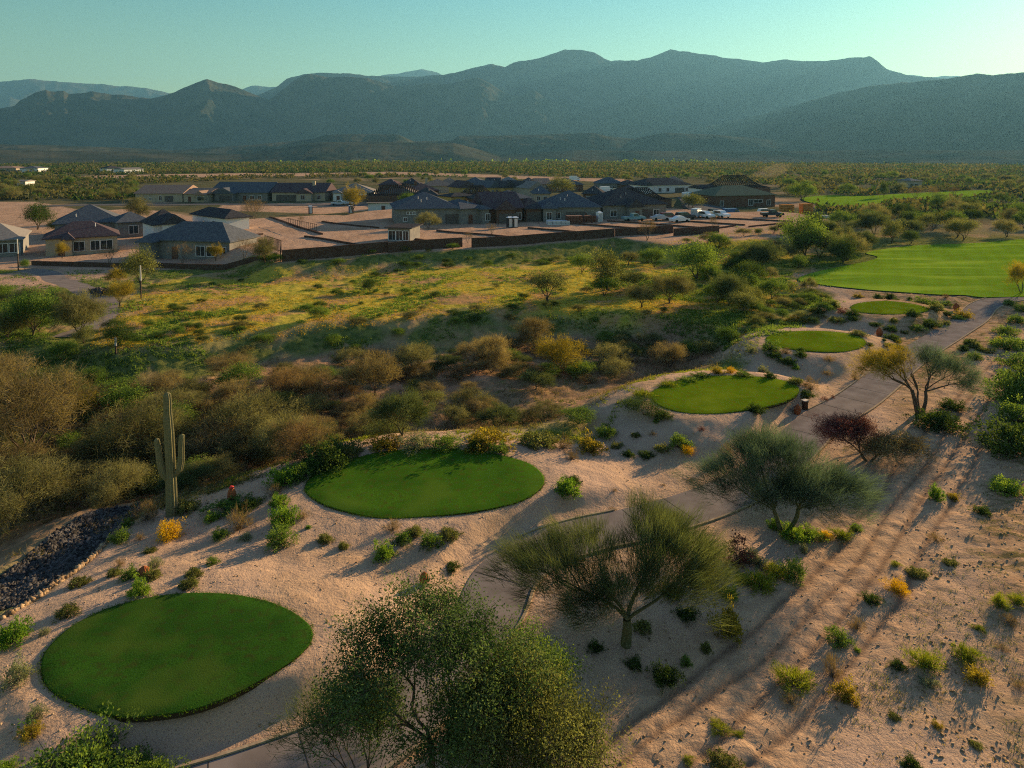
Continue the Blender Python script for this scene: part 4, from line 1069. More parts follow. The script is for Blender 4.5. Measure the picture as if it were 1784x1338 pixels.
# ------------------------------------------------------------------ ground cover that nobody could count
def tufts(name, pts, size, ntri, leafm, seed, h=1.0, wid=.3, upw=.8):
    rg = np.random.default_rng(seed); n = len(pts)
    size = np.broadcast_to(size, (n,))
    b = np.repeat(pts, ntri, 0) + rg.normal(size=(n * ntri, 3)) * np.repeat(size, ntri)[:, None] * [.35, .35, .06 * h]
    d = unit(rg.normal(size=b.shape) * [.8, .8, .35] + [0, 0, upw]); d[:, 2] = np.abs(d[:, 2])
    L = np.repeat(size, ntri) * rg.uniform(.4, 1, len(b)) * h
    V, F = leaf_tris(rg, b, d, L, L * wid)
    t = np.clip(np.repeat(rg.uniform(0, 1, n), ntri) * .7 + .3 * rg.uniform(size=len(b)), 0, 1)
    return tag(link(name, np_mesh(name, V, F, M[leafm], tint=np.repeat(t, 3))), kind='stuff')
YS = HGT['ys']; ZZ = HGT['Z']; hw = HGT['half']
def tzv(x, y):
    i = np.clip(np.searchsorted(YS, y) - 1, 0, len(YS) - 2); ty = (y - YS[i]) / (YS[i + 1] - YS[i])
    def row(k):
        u = np.clip((x / hw(YS[k]) + 1) / 2 * (HGT['cols'] - 1), 0, HGT['cols'] - 1.001); j = u.astype(int)
        return ZZ[k, j] * (1 - (u - j)) + ZZ[k, j + 1] * (u - j)
    return row(i) * (1 - ty) + row(i + 1) * ty
def scatter(n, px, py, test, seed, clump=None):
    """random spots, evenly spread as seen from the drone's side of the land (denser near)"""
    rg = np.random.default_rng(seed)
    X = rg.uniform(*px, n); Y = rg.uniform(*py, n)
    x, dy, dz = ray(X, Y); t = -CAM_H / dz
    x, y = x * t, dy * t
    o = np.argsort(y); x, y = x[o], y[o]
    k = test(x, y)
    if clump: k &= fbm(x / clump[0], y / clump[0], 3, seed + 1) > clump[1]
    x, y = x[k], y[k]
    return np.stack([x, y, tzv(x, y) - .02], 1)
inF = lambda x, y: sdist(x, y, FIELD) < 1
P = scatter(90000, (150, 1450), (410, 615), inF, 1, (6, -.30))
s = .16 + .12 * np.random.default_rng(1).random(len(P)) ; tufts('meadow_flowers', P, s, 5, 'leaf_meadow', 2, .6, .5)
P = scatter(60000, (150, 1450), (410, 615), inF, 3, (5, .08)); tufts('meadow_grass', P, .22, 5, 'leaf_lime', 4, .7, .4)
P = scatter(40000, (150, 1450), (410, 640), lambda x, y: (sdist(x, y, FIELD) < 5) & (sdist(x, y, THICK) > -3), 5, (4, .20)); tufts('meadow_weeds', P, .42, 7, 'leaf_green', 6, .9, .3)
inT = lambda x, y: (sdist(x, y, THICK) < 1.5)
P = scatter(26000, (-100, 1350), (560, 960), inT, 7, (4, 0.02)); tufts('dry_undergrowth', P, .42, 7, 'leaf_brown', 8, .8, .12)
P = scatter(12000, (-100, 1350), (560, 960), inT, 9, (3.5, .12)); tufts('green_undergrowth', P, .40, 8, 'leaf_olive', 10, .7, .25)
P = scatter(30000, (1080, 1500), (415, 640), lambda x, y: (sdist(x, y, SANDY) > .6) & (sdist(x, y, FAIRWAY) > 1) & (sdist(x, y, LOTS) > 1) & (sdist(x, y, THICK) > -1), 11, (5, -.02)); tufts('green_ground_cover', P, .42, 7, 'leaf_green', 12, .8, .3)
P = scatter(9000, (-100, 330), (470, 660), lambda x, y: (sdist(x, y, FIELD) > 0) & (sdist(x, y, THICK) > -2) & (np.abs(ldist(x, y, PATH2)) > 2), 13, (5, .0)); tufts('green_ground_cover', P, .45, 7, 'leaf_green', 14, .8, .3)
# yellow green edge where the sand meets the wash
P = scatter(26000, (380, 1420), (500, 860), lambda x, y: np.abs(sdist(x, y, SANDY) - .8) < 1.0, 15, (2.5, -.05)); tufts('bank_grass', P, .26, 8, 'leaf_lime', 16, .9, .25)
# dead sprigs, little weeds and rabbit brush seedlings on the sand
sand_ok = lambda x, y: (sdist(x, y, SANDY) < -.5) & (np.abs(ldist(x, y, PATH)) > 1.9) & np.logical_and.reduce([sdist(x, y, p) > .4 for _, p in TEE_W]) & (sdist(x, y, ROCKS) > .3)
P = scatter(15000, (0, 1784), (560, 1338), lambda x, y: sand_ok(x, y) & (x > 14 + (y - 16) * .42 - 6) & (np.abs(ldist(x, y, TRACK)) > 2.0), 17, (2.0, .02)); tufts('dry_weeds', P, .20, 8, 'leaf_olive', 18, .9, .12)
P = scatter(9000, (0, 1784), (560, 1338), lambda x, y: sand_ok(x, y) & (x > 14 + (y - 16) * .42 - 6) & (np.abs(ldist(x, y, TRACK)) > 2.0), 19, (1.6, .12)); tufts('dry_weeds', P, .15, 7, 'leaf_gold', 20, .8, .16)
P = scatter(1300, (0, 1784), (560, 1338), sand_ok, 21, None); tufts('dead_sprigs', P, .13, 6, 'leaf_dry', 22, .8, .10)
# the plain: a carpet of creosote and mesquite out to the hills
def plain(n, seed, y0, y1, size, ntri, kind, nm):
    rg = np.random.default_rng(seed)
    Y = np.exp(rg.uniform(math.log(y0), math.log(y1), n)); X = rg.uniform(-1, 1, n) * (20 + Y * .86)
    o = np.argsort(Y); X, Y = X[o], Y[o]
    k = (sdist(X, Y, LOTS4) > 3) & (sdist(X, Y, FARWAY) > 4) & (sdist(X, Y, DEV) > 2) & (sdist(X, Y, FAIRWAY) > 2) & (sdist(X, Y, LOTS2) > 2)
    k &= fbm(X / 60, Y / 60, 3, seed) > -.32
    X, Y = X[k], Y[k]
    sz = size * (1 + Y / 900) * rg.uniform(.6, 1.2, len(X))
    P = np.stack([X, Y, tzv(X, Y) + sz * .2], 1)
    n_ = len(P)
    b = np.repeat(P, ntri, 0) + rg.normal(size=(n_ * ntri, 3)) * np.repeat(sz, ntri)[:, None] * [.32, .32, .17]
    d = unit(rg.normal(size=b.shape)); L = np.repeat(sz, ntri) * rg.uniform(.25, .5, len(b))
    V, F = leaf_quads(rg, b, d, L, L * .7)
    t = np.clip(np.repeat(rg.uniform(0, 1, n_), ntri) * .8 + .2 * rg.uniform(size=len(b)), 0, 1)
    tag(link(nm, np_mesh(nm, V, F, M[kind], tint=np.repeat(t, 4))), kind='stuff')
DEV = np.array([flat(*p) for p in [(225,350),(235,322),(480,312),(900,308),(1215,312),(1350,325),(1440,380),(1380,400),(1180,425),(480,470),(40,475),(-60,460),(-60,350)]])
plain(9000, 31, 185, 620, 2.6, 16, 'leaf_scrub', 'desert_scrub')
plain(5000, 32, 185, 620, 2.6, 16, 'leaf_dark', 'desert_scrub')
plain(20000, 33, 600, 1330, 2.6, 9, 'leaf_scrub', 'distant_scrub')
plain(15000, 34, 600, 1330, 2.6, 9, 'leaf_dark', 'distant_scrub')

plain(900, 35, 1120, 1300, 4.5, 12, 'leaf_green', 'river_trees')
# dark rip-rap bed at the left, with its border of small tan stones
def stones(name, P, size, m, seed, fl=.65):
    rg = np.random.default_rng(seed)
    base = np.array([(-1,-1,-1),(1,-1,-1),(1,1,-1),(-1,1,-1),(-.8,-.8,.9),(.8,-.8,.9),(.8,.8,.9),(-.8,.8,.9)], float) * .5
    Fb = np.array([(3,2,1,0),(4,5,6,7),(0,1,5,4),(1,2,6,5),(2,3,7,6),(3,0,4,7)])
    n = len(P); sz = size * rg.uniform(.5, 1.3, (n, 1, 1)) * rg.uniform(.7, 1.3, (n, 1, 3)) * [1, 1, fl]
    a = rg.uniform(0, 6.28, n); ca, sa = np.cos(a), np.sin(a)
    Rm = np.zeros((n, 3, 3)); Rm[:, 0, 0] = ca; Rm[:, 0, 1] = -sa; Rm[:, 1, 0] = sa; Rm[:, 1, 1] = ca; Rm[:, 2, 2] = 1
    W = (base[None] + rg.normal(size=(n, 8, 3)) * .11) * sz
    tl = rg.normal(size=(n, 2)) * .35; W[:, :, 2] += (W[:, :, :2] * tl[:, None]).sum(-1)
    W = np.einsum('nij,nkj->nki', Rm, W) + P[:, None]
    F = (Fb[None] + np.arange(n)[:, None, None] * 8).reshape(-1, 4)
    return tag(link(name, np_mesh(name, W.reshape(-1, 3), F, m, tint=np.repeat(rg.uniform(0, 1, n), 8))), kind='stuff')
rockm = foliage('dark_rock', (.020, .019, .018), (.13, .12, .11), 0.0, 0)
tanm = foliage('tan_rock', (.20, .13, .07), (.42, .30, .18), 0.0, 0)
P = scatter(60000, (-120, 280), (850, 1160), lambda x, y: sdist(x, y, ROCKS) < -.05, 41); stones('rock_bed', P + [0, 0, .03], .15, rockm, 42)
edge = smooth_line([flat(*p) for p in [(-40,1130),(20,1095),(60,1064),(100,1030),(130,1006),(160,972),(190,937),(222,905)]], 24)
P = np.array([(q[0] + random.Random(i).uniform(-.05, .05), q[1], tz(q[0], q[1]) + .05) for i, q in enumerate(edge)]); stones('rock_bed_border', P, .17, tanm, 43, .8)
RK2 = np.array([flat(*p) for p in [(120,490),(188,486),(192,512),(172,516),(150,503)]])
P = scatter(30000, (110, 200), (480, 520), lambda x, y: sdist(x, y, RK2) < 0, 44)[:1500]; stones('rock_bed', P + [0, 0, .1], .5, rockm, 45)
# ragged rim of longer grass round every tee green
rgR = np.random.default_rng(90); Q = []
for zt, poly in TEE_W:
    L_ = np.vstack([poly, poly[:1]])
    for i in range(len(poly)):
        seg = L_[i + 1] - L_[i]; nn_ = int(np.linalg.norm(seg) * 26) + 1
        t_ = rgR.uniform(0, 1, (nn_, 1)); c_ = poly.mean(0); q_ = L_[i] + seg * t_; q_ = q_ + (q_ - c_) / np.linalg.norm(q_ - c_, axis=1)[:, None] * rgR.normal(size=(nn_, 1)) * .05
        Q.append(np.column_stack([q_, np.full(nn_, zt + .02)]))
tufts('tee_rim_grass', np.vstack(Q), .13, 5, 'leaf_rim', 91, .8, .25)
P = scatter(9000, (0, 1784), (560, 1338), lambda x, y: sand_ok(x, y) & (x > 14 + (y - 16) * .42 - 3), 48, (1.6, .05)); stones('dirt_clods', P + [0, 0, .01], .09, tanm, 49, .7)
P = scatter(2600, (0, 1784), (560, 1338), sand_ok, 46, None); stones('scattered_stones', P + [0, 0, .02], .06, tanm, 47)

# ------------------------------------------------------------------ saguaro and barrel cacti, wooden post
def plane_pt(px, py, Y):
    x, dy, dz = ray(px, py); t = Y / dy
    return Vector((x * t, Y, CAM_H + dz * t))
M['cactus'] = mat('cactus_skin', (.15, .145, .07), .9, (14, (.22, .19, .10), 3), .01, spec=.1)
M['cactus_old'] = mat('cactus_base', (.15, .13, .08), .9, (9, (.22, .19, .12), 3), .01)
M['barrel'] = mat('barrel_red', (.22, .05, .025), .8, (20, (.32, .13, .05)), .01)
M['bloom'] = mat('bloom_red', (.55, .03, .02), .7)
p = at(300, 896, -.1); e = empty('saguaro', p); tag(e, 'tall saguaro cactus with two upright arms, left of the second tee green', 'cactus')
def loc(px, py, dy=0): return plane_pt(px, py, p.y + dy) - p
def dome(pts, r):
    """close a column with a rounded tip"""
    a, b = Vector(pts[-2]), Vector(pts[-1]); d = (b - a).normalized(); R0 = r[-1]
    return list(pts) + [b + d * R0 * .5, b + d * R0 * .85, b + d * R0], list(r) + [R0 * .87, R0 * .52, R0 * .05]
def column(name, pts, rad, parent, m='cactus', k=26):
    P, r = dome(pts, rad); mb = MB(); mb.tube(P, r, k, True, 1, .16); return mb.build(name, M[m], parent)
column('trunk', [(0, 0, 0), loc(299, 860), loc(297, 800), loc(295, 755), loc(293, 728), loc(292.5, 720), loc(292, 700), loc(291.3, 690)], [.30, .27, .245, .235, .22, .195, .20, .19], e)
column('arm', [loc(294, 838), loc(289, 832, -.1), loc(283, 822, -.15), loc(279, 806, -.15), loc(276, 785, -.12), loc(273.5, 768, -.1)], [.12, .15, .17, .165, .15, .13], e)
column('arm', [loc(300, 829, .05), loc(306, 826, .05), loc(313, 818, .0), loc(316, 800, 0), loc(316, 778, 0), loc(317, 761, 0)], [.12, .14, .165, .16, .15, .14], e)
def barrel(px, py, w, h, label, bloom=False):
    q = at(px, py, -.03); s = ppm(q); r = w / s / 2; H = h / s * 1.05
    e = empty('barrel_cactus', q); tag(e, label, 'cactus', 'barrel cacti')
    mb = MB(); z = np.linspace(0, 1, 9); mb.tube([(0, 0, H * t) for t in z], [r * max(.12, (1 - abs(2 * t - .9) ** 2.6 * .85)) for t in z], 22, True, 1, .14); mb.build('body', M['barrel'], e)
    if bloom:
        b = MB(); b.tube([(0, 0, H * .93), (0, 0, H * 1.03)], [r * .6, r * .3], 10); b.build('bloom', M['bloom'], e)
barrel(251, 1003, 19, 18, 'round red barrel cactus among shrubs above the nearest tee green')
barrel(404, 874, 15, 27, 'upright barrel cactus with red crown, right of the saguaro', True)
barrel(739, 1016, 16, 21, 'red brown barrel cactus right behind the big foreground mesquite top')
barrel(1389, 722, 12, 18, 'dark barrel cactus left of the wooden post near the third tee green')
barrel(1532, 586, 11, 15, 'dark barrel cactus beside the path near the fourth tee green')
barrel(1666, 541, 10, 13, 'dark barrel cactus right of the smallest tee green')
q = at(1402, 713, -.02); e = empty('tee_marker_post', q, R(30)); tag(e, 'short dark wooden post with a pale flat top beside the path bend', 'post')
mb = MB(); mb.box(-.17, -.13, 0, .17, .13, .62); mb.build('post', mat('post_wood', (.10, .05, .03), .8, (12, (.06, .03, .02))), e)
mb = MB(); mb.box(-.21, -.17, .622, .21, .17, .69); mb.build('cap', mat('post_cap', (.5, .42, .34), .7), e)
o = None
mb = MB(); mb.box(-.5, -.3, -.1, .5, .3, .05); o = mb.build('step_slab', conc); o.location = at(1380, 715); tag(o, 'small pale concrete slab left of the wooden post', 'slab')
for px, py, h, lab in ((32, 472, 5.0, 'tall pale pole beside the upper end of the far path'), (246, 520, 4.2, 'slim pole with a pale top right of the far path'), (202, 612, 1.6, 'short thin white marker stake on the green slope at the left')):
    q = at(px, py, -.1); e = empty('marker_pole', q); tag(e, lab, 'pole')
    mb = MB(); mb.tube([(0, 0, 0), (0, 0, h * .55)], [.09, .09], 8); mb.build('lower_pole', M['bark'], e)
    mb = MB(); mb.tube([(0, 0, h * .552), (0, 0, h)], [.10, .08], 8); mb.build('upper_pole', mat('pole_pale', (.5, .48, .44)), e)

# ------------------------------------------------------------------ houses
H = {
 'w_tan': mat('stucco_tan', (.42, .35, .26), .95, (1.2, (.34, .29, .21))), 'w_grey': mat('stucco_grey', (.22, .21, .19), .95, (1.2, (.17, .165, .155))),
 'w_white': mat('stucco_white', (.62, .62, .60), .9), 'w_brown': mat('brick_brown', (.16, .09, .06), .95, (3, (.11, .065, .05))), 'w_ochre': mat('sheathing', (.55, .36, .11), .9, (.8, (.45, .28, .09))),
 'r_blue': mat('roof_slate', (.115, .125, .14), .8, (2.5, (.075, .085, .10), 6), .03), 'r_dark': mat('roof_charcoal', (.075, .072, .075), .85, (2.5, (.045, .045, .05), 6), .03),
 'r_tan': mat('roof_clay', (.30, .21, .16), .9, (2.5, (.24, .165, .125), 6), .02), 'r_grey': mat('roof_grey', (.24, .22, .20), .9, (2.5, (.19, .175, .16), 6), .02), 'r_purple': mat('roof_plum', (.105, .08, .085), .85, (2.5, (.075, .055, .06), 6), .03), 'r_green': mat('roof_green', (.15, .165, .11), .85, (2.5, (.12, .13, .09), 6), .02),
 'glass': mat('window_glass', (.02, .025, .03), .15, spec=.6), 'trim': mat('white_trim', (.6, .6, .58), .8), 'wood': mat('door_wood', (.12, .05, .03), .7), 'gar': mat('garage_panel', (.10, .085, .075), .7), 'pipe': mat('vent_pipe', (.55, .55, .55), .5), 'timber': mat('raw_timber', (.42, .27, .12), .9), 'dtimber': mat('dark_timber', (.06, .045, .04), .9),
}
def roof_mesh(mb, x0, x1, y0, y1, z, rh, kind, ov=.5, axis='x', th=.18):
    """a roof slab with real eaves; axis = direction of the ridge"""
    x0 -= ov; x1 += ov; y0 -= ov; y1 += ov
    w, d = x1 - x0, y1 - y0
    if axis == 'x':
        ins = min(d / 2, w / 2 - .2) if kind == 'hip' else 0
        A, Bv = (x0 + ins, (y0 + y1) / 2), (x1 - ins, (y0 + y1) / 2)
    else:
        ins = min(w / 2, d / 2 - .2) if kind == 'hip' else 0
        A, Bv = ((x0 + x1) / 2, y0 + ins), ((x0 + x1) / 2, y1 - ins)
    V = [(x0, y0, z), (x1, y0, z), (x1, y1, z), (x0, y1, z), (x0, y0, z + th), (x1, y0, z + th), (x1, y1, z + th), (x0, y1, z + th), (*A, z + rh), (*Bv, z + rh)]
    F = [(3, 2, 1, 0), (0, 1, 5, 4), (1, 2, 6, 5), (2, 3, 7, 6), (3, 0, 4, 7)]
    if axis == 'x': F += [(4, 5, 9, 8), (5, 6, 9), (6, 7, 8, 9), (7, 4, 8)]
    else: F += [(4, 5, 8), (5, 6, 9, 8), (6, 7, 9), (7, 4, 8, 9)]
    mb.add(V, F)
def window(par, x, z, w, h, y=-.0, side=None):
    f = MB(); t = .1
    def B(mbx, a0, b0, a1, b1, y0, y1):
        if side is None: mbx.box(a0, y + y0, b0, a1, y + y1, b1)
        else: mbx.box(side + min(-y0, -y1), a0, b0, side + max(-y0, -y1), a1, b1)
    B(f, x - t, z - t, x + w + t, z, -.09, .0); B(f, x - t, z + h, x + w + t, z + h + t, -.09, .0); B(f, x - t, z, x, z + h, -.09, .0); B(f, x + w, z, x + w + t, z + h, -.09, .0); B(f, x + w / 2 - .03, z, x + w / 2 + .03, z + h, -.075, .0)
    o = f.build('window', H['trim'], par)
    g_ = MB(); B(g_, x, z, x + w, z + h, -.05, -.01); g_.build('pane', H['glass'], o)
def house(px0, py0, px1, py1, depth, wh, rh, wall, roof, label, kind='hip', axis='x', wins=(), doors=(), garages=(), wings=(), pipes=0, chimney=None, sidewins=(), group='houses of the new estate', dz=-.15, name='house'):
    rh *= .84
    a, b = at(px0, py0), at(px1, py1); W = (b.xy - a.xy).length; rz = math.atan2(b.y - a.y, b.x - a.x)
    e = empty(name, (a.x, a.y, min(a.z, b.z) + dz), rz); tag(e, label, 'house', group)
    mb = MB(); mb.box(0, 0, -.3, W, depth, wh)
    if kind == 'gable':
        if axis == 'x': mb.add([(0, 0, wh), (0, depth, wh), (0, depth / 2, wh + rh * .9), (W, 0, wh), (W, depth, wh), (W, depth / 2, wh + rh * .9)], [(0, 2, 1), (3, 4, 5)])
        else: mb.add([(0, 0, wh), (W, 0, wh), (W / 2, 0, wh + rh * .9), (0, depth, wh), (W, depth, wh), (W / 2, depth, wh + rh * .9)], [(0, 1, 2), (3, 5, 4)])
    rf = MB(); roof_mesh(rf, 0, W, 0, depth, wh + .003, rh, kind, axis=axis)
    for (f0, f1, prj, wwh, wrh, wk) in wings:     # a wing in front of the main wall
        x0, x1 = W * f0, W * f1
        mb.box(x0, -prj, -.3, x1, -.003, wwh)
        if wk == 'gable': mb.add([(x0, -prj, wwh), (x1, -prj, wwh), ((x0 + x1) / 2, -prj, wwh + wrh * .9)], [(0, 1, 2)])
        roof_mesh(rf, x0, x1, -prj, depth * .4, wwh + .006, wrh, wk, axis='y')
    mb.build('wall', H[wall], e)
    ro = rf.build('roof', H[roof], e)
    if chimney:
        c = MB(); cx, cy = W * chimney[0], depth * chimney[1]; c.box(cx - .5, cy - .4, wh, cx + .5, cy + .4, wh + rh + .7); c.build('chimney', H[wall], ro)
    rr = random.Random(int(px0 + py0))
    for i in range(pipes):
        c = MB(); cx, cy = W * rr.uniform(.3, .7), depth * rr.uniform(.12, .3); zz = wh + rh * cy / depth * 1.6; c.tube([(cx, cy, zz), (cx, cy, zz + 1.1)], [.07, .07], 6); c.build('vent_pipe', H['pipe'], ro)
    def ywall(x):
        for (f0, f1, prj, *_) in wings:
            if W * f0 <= x <= W * f1: return -prj
        return 0
    for (f, z, w, h) in wins: window(e, W * f, z, w, h, ywall(W * f + w / 2))
    for (yf, z, w, h) in sidewins: window(e, depth * yf, z, w, h, side=W if True else 0) if False else None
    for f in doors:
        y = ywall(W * f); d = MB(); d.box(W * f, y - .06, -.1, W * f + 1.1, y + .0, 2.2); d.build('door', H['wood'], e)
    for (f, w) in garages:
        y = ywall(W * f + w / 2); d = MB(); d.box(W * f, y - .05, -.1, W * f + w, y + .0, 2.4)
        for k in range(3): d.box(W * f + .1, y - .075, .15 + k * .75, W * f + w - .1, y - .0505, .75 + k * .75)
        d.build('garage_door', H['gar'], e)
    return e
NW = [(.10, .9, 1.4, 1.5), (.36, .9, 1.3, 1.5), (.58, .9, 1.4, 1.5), (.80, .9, 1.4, 1.5)]
house(-60, 451, 36, 446, 14, 3.0, 3.0, 'w_grey', 'r_grey', 'pale grey roofed house cut by the left edge of the photo', 'hip', wins=NW)
house(80, 447, 205, 439, 8, 3.1, 3.1, 'w_tan', 'r_purple', 'front row house with dark blue purple hip roof and covered patio, second from the left', wins=[(.38, .8, 1.6, 1.6), (.62, .8, 1.3, 1.6), (.76, .8, 1.8, 1.6)], doors=(.16,), wings=[(.26, .36, 1.2, 2.9, 1.2, 'hip')], pipes=1)
house(96, 417, 212, 411, 12, 3.2, 4.3, 'w_grey', 'r_blue', 'house with big pale blue pyramid roof behind the front row at the left', wins=[(.2, .9, 1.4, 1.4)], pipes=1)
house(206, 415, 262, 411, 8, 3.3, 2.4, 'w_grey', 'r_blue', 'low grey house wing with one white framed square window', wins=[(.34, .9, 1.7, 1.7)])
house(258, 449, 400, 438, 8, 3.2, 3.5, 'w_grey', 'r_blue', 'front row house with deep blue hip roof and dark patio, right of the left group', wins=[(.60, .8, 1.6, 1.6), (.73, .8, 1.6, 1.6), (.88, .9, 1.2, 1.4)], doors=(.30,), wings=[(.0, .14, 2.0, 3.0, 1.4, 'hip')])
house(268, 421, 322, 417, 9, 3.4, 3.4, 'w_white', 'r_dark', 'house with dark hip roof and a pale gable, left neighbour of the white house', wins=[(.5, .9, 1.2, 1.2)], wings=[(.25, .98, 1.6, 3.6, 2.0, 'gable')])
house(336, 409, 394, 404, 5, 4.6, 2.0, 'w_white', 'r_dark', 'white two storey house with flat dark roof at the centre of the left group', wins=[(.10, .6, 1.0, 1.2), (.32, 2.6, .9, 1.0), (.62, 2.6, 2.0, 1.2), (.45, .6, 1.3, 1.1)], doors=(.8,), wings=[(.80, .99, 2.0, 1.6, .4, 'hip')])
for j, (a_, b_, c_, wl_, rf_, kd) in enumerate([(770, 800, 331, 'w_tan', 'r_tan', 'hip'), (806, 842, 329, 'w_grey', 'r_blue', 'hip'), (846, 870, 330, 'w_brown', 'r_dark', 'gable'), (872, 906, 328, 'w_tan', 'r_grey', 'hip'), (910, 934, 330, 'w_grey', 'r_purple', 'hip'), (936, 960, 332, 'w_tan', 'r_tan', 'gable'), (724, 762, 356, 'w_grey', 'r_dark', 'hip'), (930, 958, 352, 'w_tan', 'r_blue', 'hip'), (1015, 1050, 352, 'w_brown', 'r_dark', 'hip'), (1088, 1118, 350, 'w_grey', 'r_purple', 'hip'), (700, 730, 332, 'w_grey', 'r_dark', 'hip'), (660, 694, 334, 'w_brown', 'r_purple', 'hip'), (1160, 1190, 326, 'w_tan', 'r_tan', 'hip')]):
    house(a_, c_, b_, c_, 12, 3.1, 3.2, wl_, rf_, {'r_tan': 'tan', 'r_blue': 'slate blue', 'r_dark': 'charcoal', 'r_grey': 'grey', 'r_purple': 'plum'}[rf_] + ' roofed small house of the packed rows behind, ' + ['with tan neighbours', 'above the yellow gables', 'above the narrow yellow gable', 'behind the third yellow gable', 'behind the fourth gable', 'left of the far slate roof', 'left of the yellow front', 'behind the steel blue roof', 'behind the parked vans street', 'left of the truss skeleton', 'left of the pinkish tan roof', 'above the sunlit grey roof', 'right of the long white house'][j], kd, wins=[(.2, .8, 1.2, 1.4), (.6, .8, 1.2, 1.4)], pipes=1, group='small houses behind the centre of the estate')
R2 = 'second row houses of the estate'
house(236, 352, 318, 352, 18, 3.2, 3.4, 'w_tan', 'r_tan', 'sunlit tan roofed house with pale wall, leftmost of the back row', 'gable', wins=[(.18, .9, .7, .8), (.3, .9, .7, .8), (.5, .8, 1.0, 1.6)], garages=[(.62, 3)], group=R2)
house(320, 352, 360, 352, 14, 3.0, 2.4, 'w_tan', 'r_tan', 'tan roofed house with small sunlit gable, second of back row', 'gable', wins=[(.7, .8, 1.4, 1.5)], doors=(.2,), wings=[(.62, .98, 1.4, 2.8, 1.6, 'gable')], group=R2)
house(366, 350, 466, 350, 16, 3.2, 4.4, 'w_grey', 'r_blue', 'wide house with teal blue roof in shade in the back row', 'gable', wins=[(.7, .8, 1.6, 1.4), (.84, .8, 1.2, 1.4)], garages=[(.22, 4.8)], doors=(.58,), wings=[(.14, .46, 2.5, 3.0, 2.2, 'gable')], group=R2)
house(474, 350, 566, 350, 15, 3.2, 4.0, 'w_tan', 'r_purple', 'back row house with plum roof, yellow lit gable end and chimney', 'gable', wins=[(.58, .8, 1.5, 1.6), (.86, .8, 1.2, 1.4)], garages=[(.08, 5), (.34, 3)], wings=[(.50, .78, 2.4, 3.0, 1.8, 'gable')], chimney=(.72, .35), group=R2)
house(580, 350, 652, 350, 14, 3.4, 3.6, 'w_white', 'r_grey', 'back row house with grey hip roof, right side sunlit cream', 'hip', wins=[(.44, .8, 1.6, 1.5)], doors=(.10,), garages=[(.62, 3.6)], wings=[(.04, .2, 1.8, 3.2, 1.0, 'hip'), (.52, .95, 1.4, 3.2, 1.6, 'hip')], group=R2)
house(690, 392, 800, 390, 17, 3.6, 4.0, 'w_grey', 'r_blue', 'large grey house with slate blue hip roof and white vent pipes, centre of the estate', wins=[(.17, 2.5, .5, .5), (.22, 2.5, .5, .5), (.27, 2.5, .5, .5), (.12, 1.0, .7, .8)], garages=[(.78, 3.6)], doors=(.36,), pipes=3)
house(803, 391, 846, 388, 13, 3.5, 2.2, 'w_grey', 'r_blue', 'grey house wing with dark porch, right of the large slate roof', wins=[(.84, .8, 1.1, 1.5)], doors=(.3,), wings=[(.72, .98, 1.6, 3.3, .9, 'hip')], pipes=1)
house(848, 388, 910, 387, 14, 3.4, 4.2, 'w_brown', 'r_purple', 'dark brown brick house with wide garage and plum roof', 'gable', garages=[(.28, 4.6)], wins=[(.82, .8, 1.2, 1.5)], wings=[(.22, .72, 1.8, 3.3, 2.2, 'gable')])
house(913, 386, 944, 385, 12, 3.2, 2.6, 'w_brown', 'r_dark', 'small dark house with white framed open garage', garages=[(.14, 3.4)], wings=[(.08, .94, .8, 3.1, 1.0, 'hip')])
house(946, 386, 1046, 384, 15, 3.4, 4.3, 'w_grey', 'r_blue', 'wide house with steel blue hip roof and three dark openings, right of centre', wins=[(.06, .8, 1.1, 1.6), (.2, .9, 1.3, 1.4)], garages=[(.40, 4.6)], doors=(.68,), wings=[(.0, .22, 1.4, 3.2, 1.6, 'hip')], pipes=3)
house(1050, 382, 1160, 379, 15, 3.4, 4.4, 'w_grey', 'r_dark', 'wide house with dark roof and an arched front gable, behind the parked cars', wins=[(.12, .9, 1.6, 1.4), (.80, .8, 1.4, 1.4)], doors=(.45,), garages=[(.60, 3.2)], wings=[(.36, .56, 1.8, 3.0, 2.0, 'gable')], pipes=2)
B3 = 'small houses behind the centre of the estate'
house(662, 352, 722, 352, 13, 3.2, 3.2, 'w_grey', 'r_grey', 'sunlit grey roofed house left of the plum roofs', 'hip', group=B3, wins=[(.3, .8, 1.4, 1.4)])
house(716, 346, 765, 345, 12, 3.0, 3.4, 'w_brown', 'r_purple', 'house with a plum roof and thin chimney behind the sunlit grey roof', 'hip', chimney=(.3, .5), group=B3, wins=[(.3, .8, 1.4, 1.4)])
house(740, 336, 790, 336, 14, 3.2, 3.4, 'w_tan', 'r_tan', 'far house with pinkish tan roof, left of the yellow gables', 'hip', chimney=(.1, .5), group=B3, wins=[(.3, .8, 1.4, 1.4)])
for i, (a, b, c, wl_, rf_, lab) in enumerate([(800, 829, 341, 'w_ochre', 'r_purple', 'yellow sheathed gable house, leftmost of the unfinished gables'), (852, 872, 341, 'w_ochre', 'r_blue', 'narrow yellow gable house under construction, second unfinished gable'), (878, 899, 341, 'w_ochre', 'r_dark', 'yellow gable house under construction, third unfinished gable'), (905, 921, 341, 'w_tan', 'r_dark', 'tan gable house under construction, fourth unfinished gable'), (922, 950, 343, 'w_tan', 'r_grey', 'pale low house at the right end of the unfinished gables')]):
    house(a, c, b, c - 1, 11, 3.4, 3.4, wl_, rf_, lab, 'gable', 'y', wins=[(.25, .9, 1.0, 1.4), (.6, .9, 1.0, 1.4)], group='unfinished gabled houses')
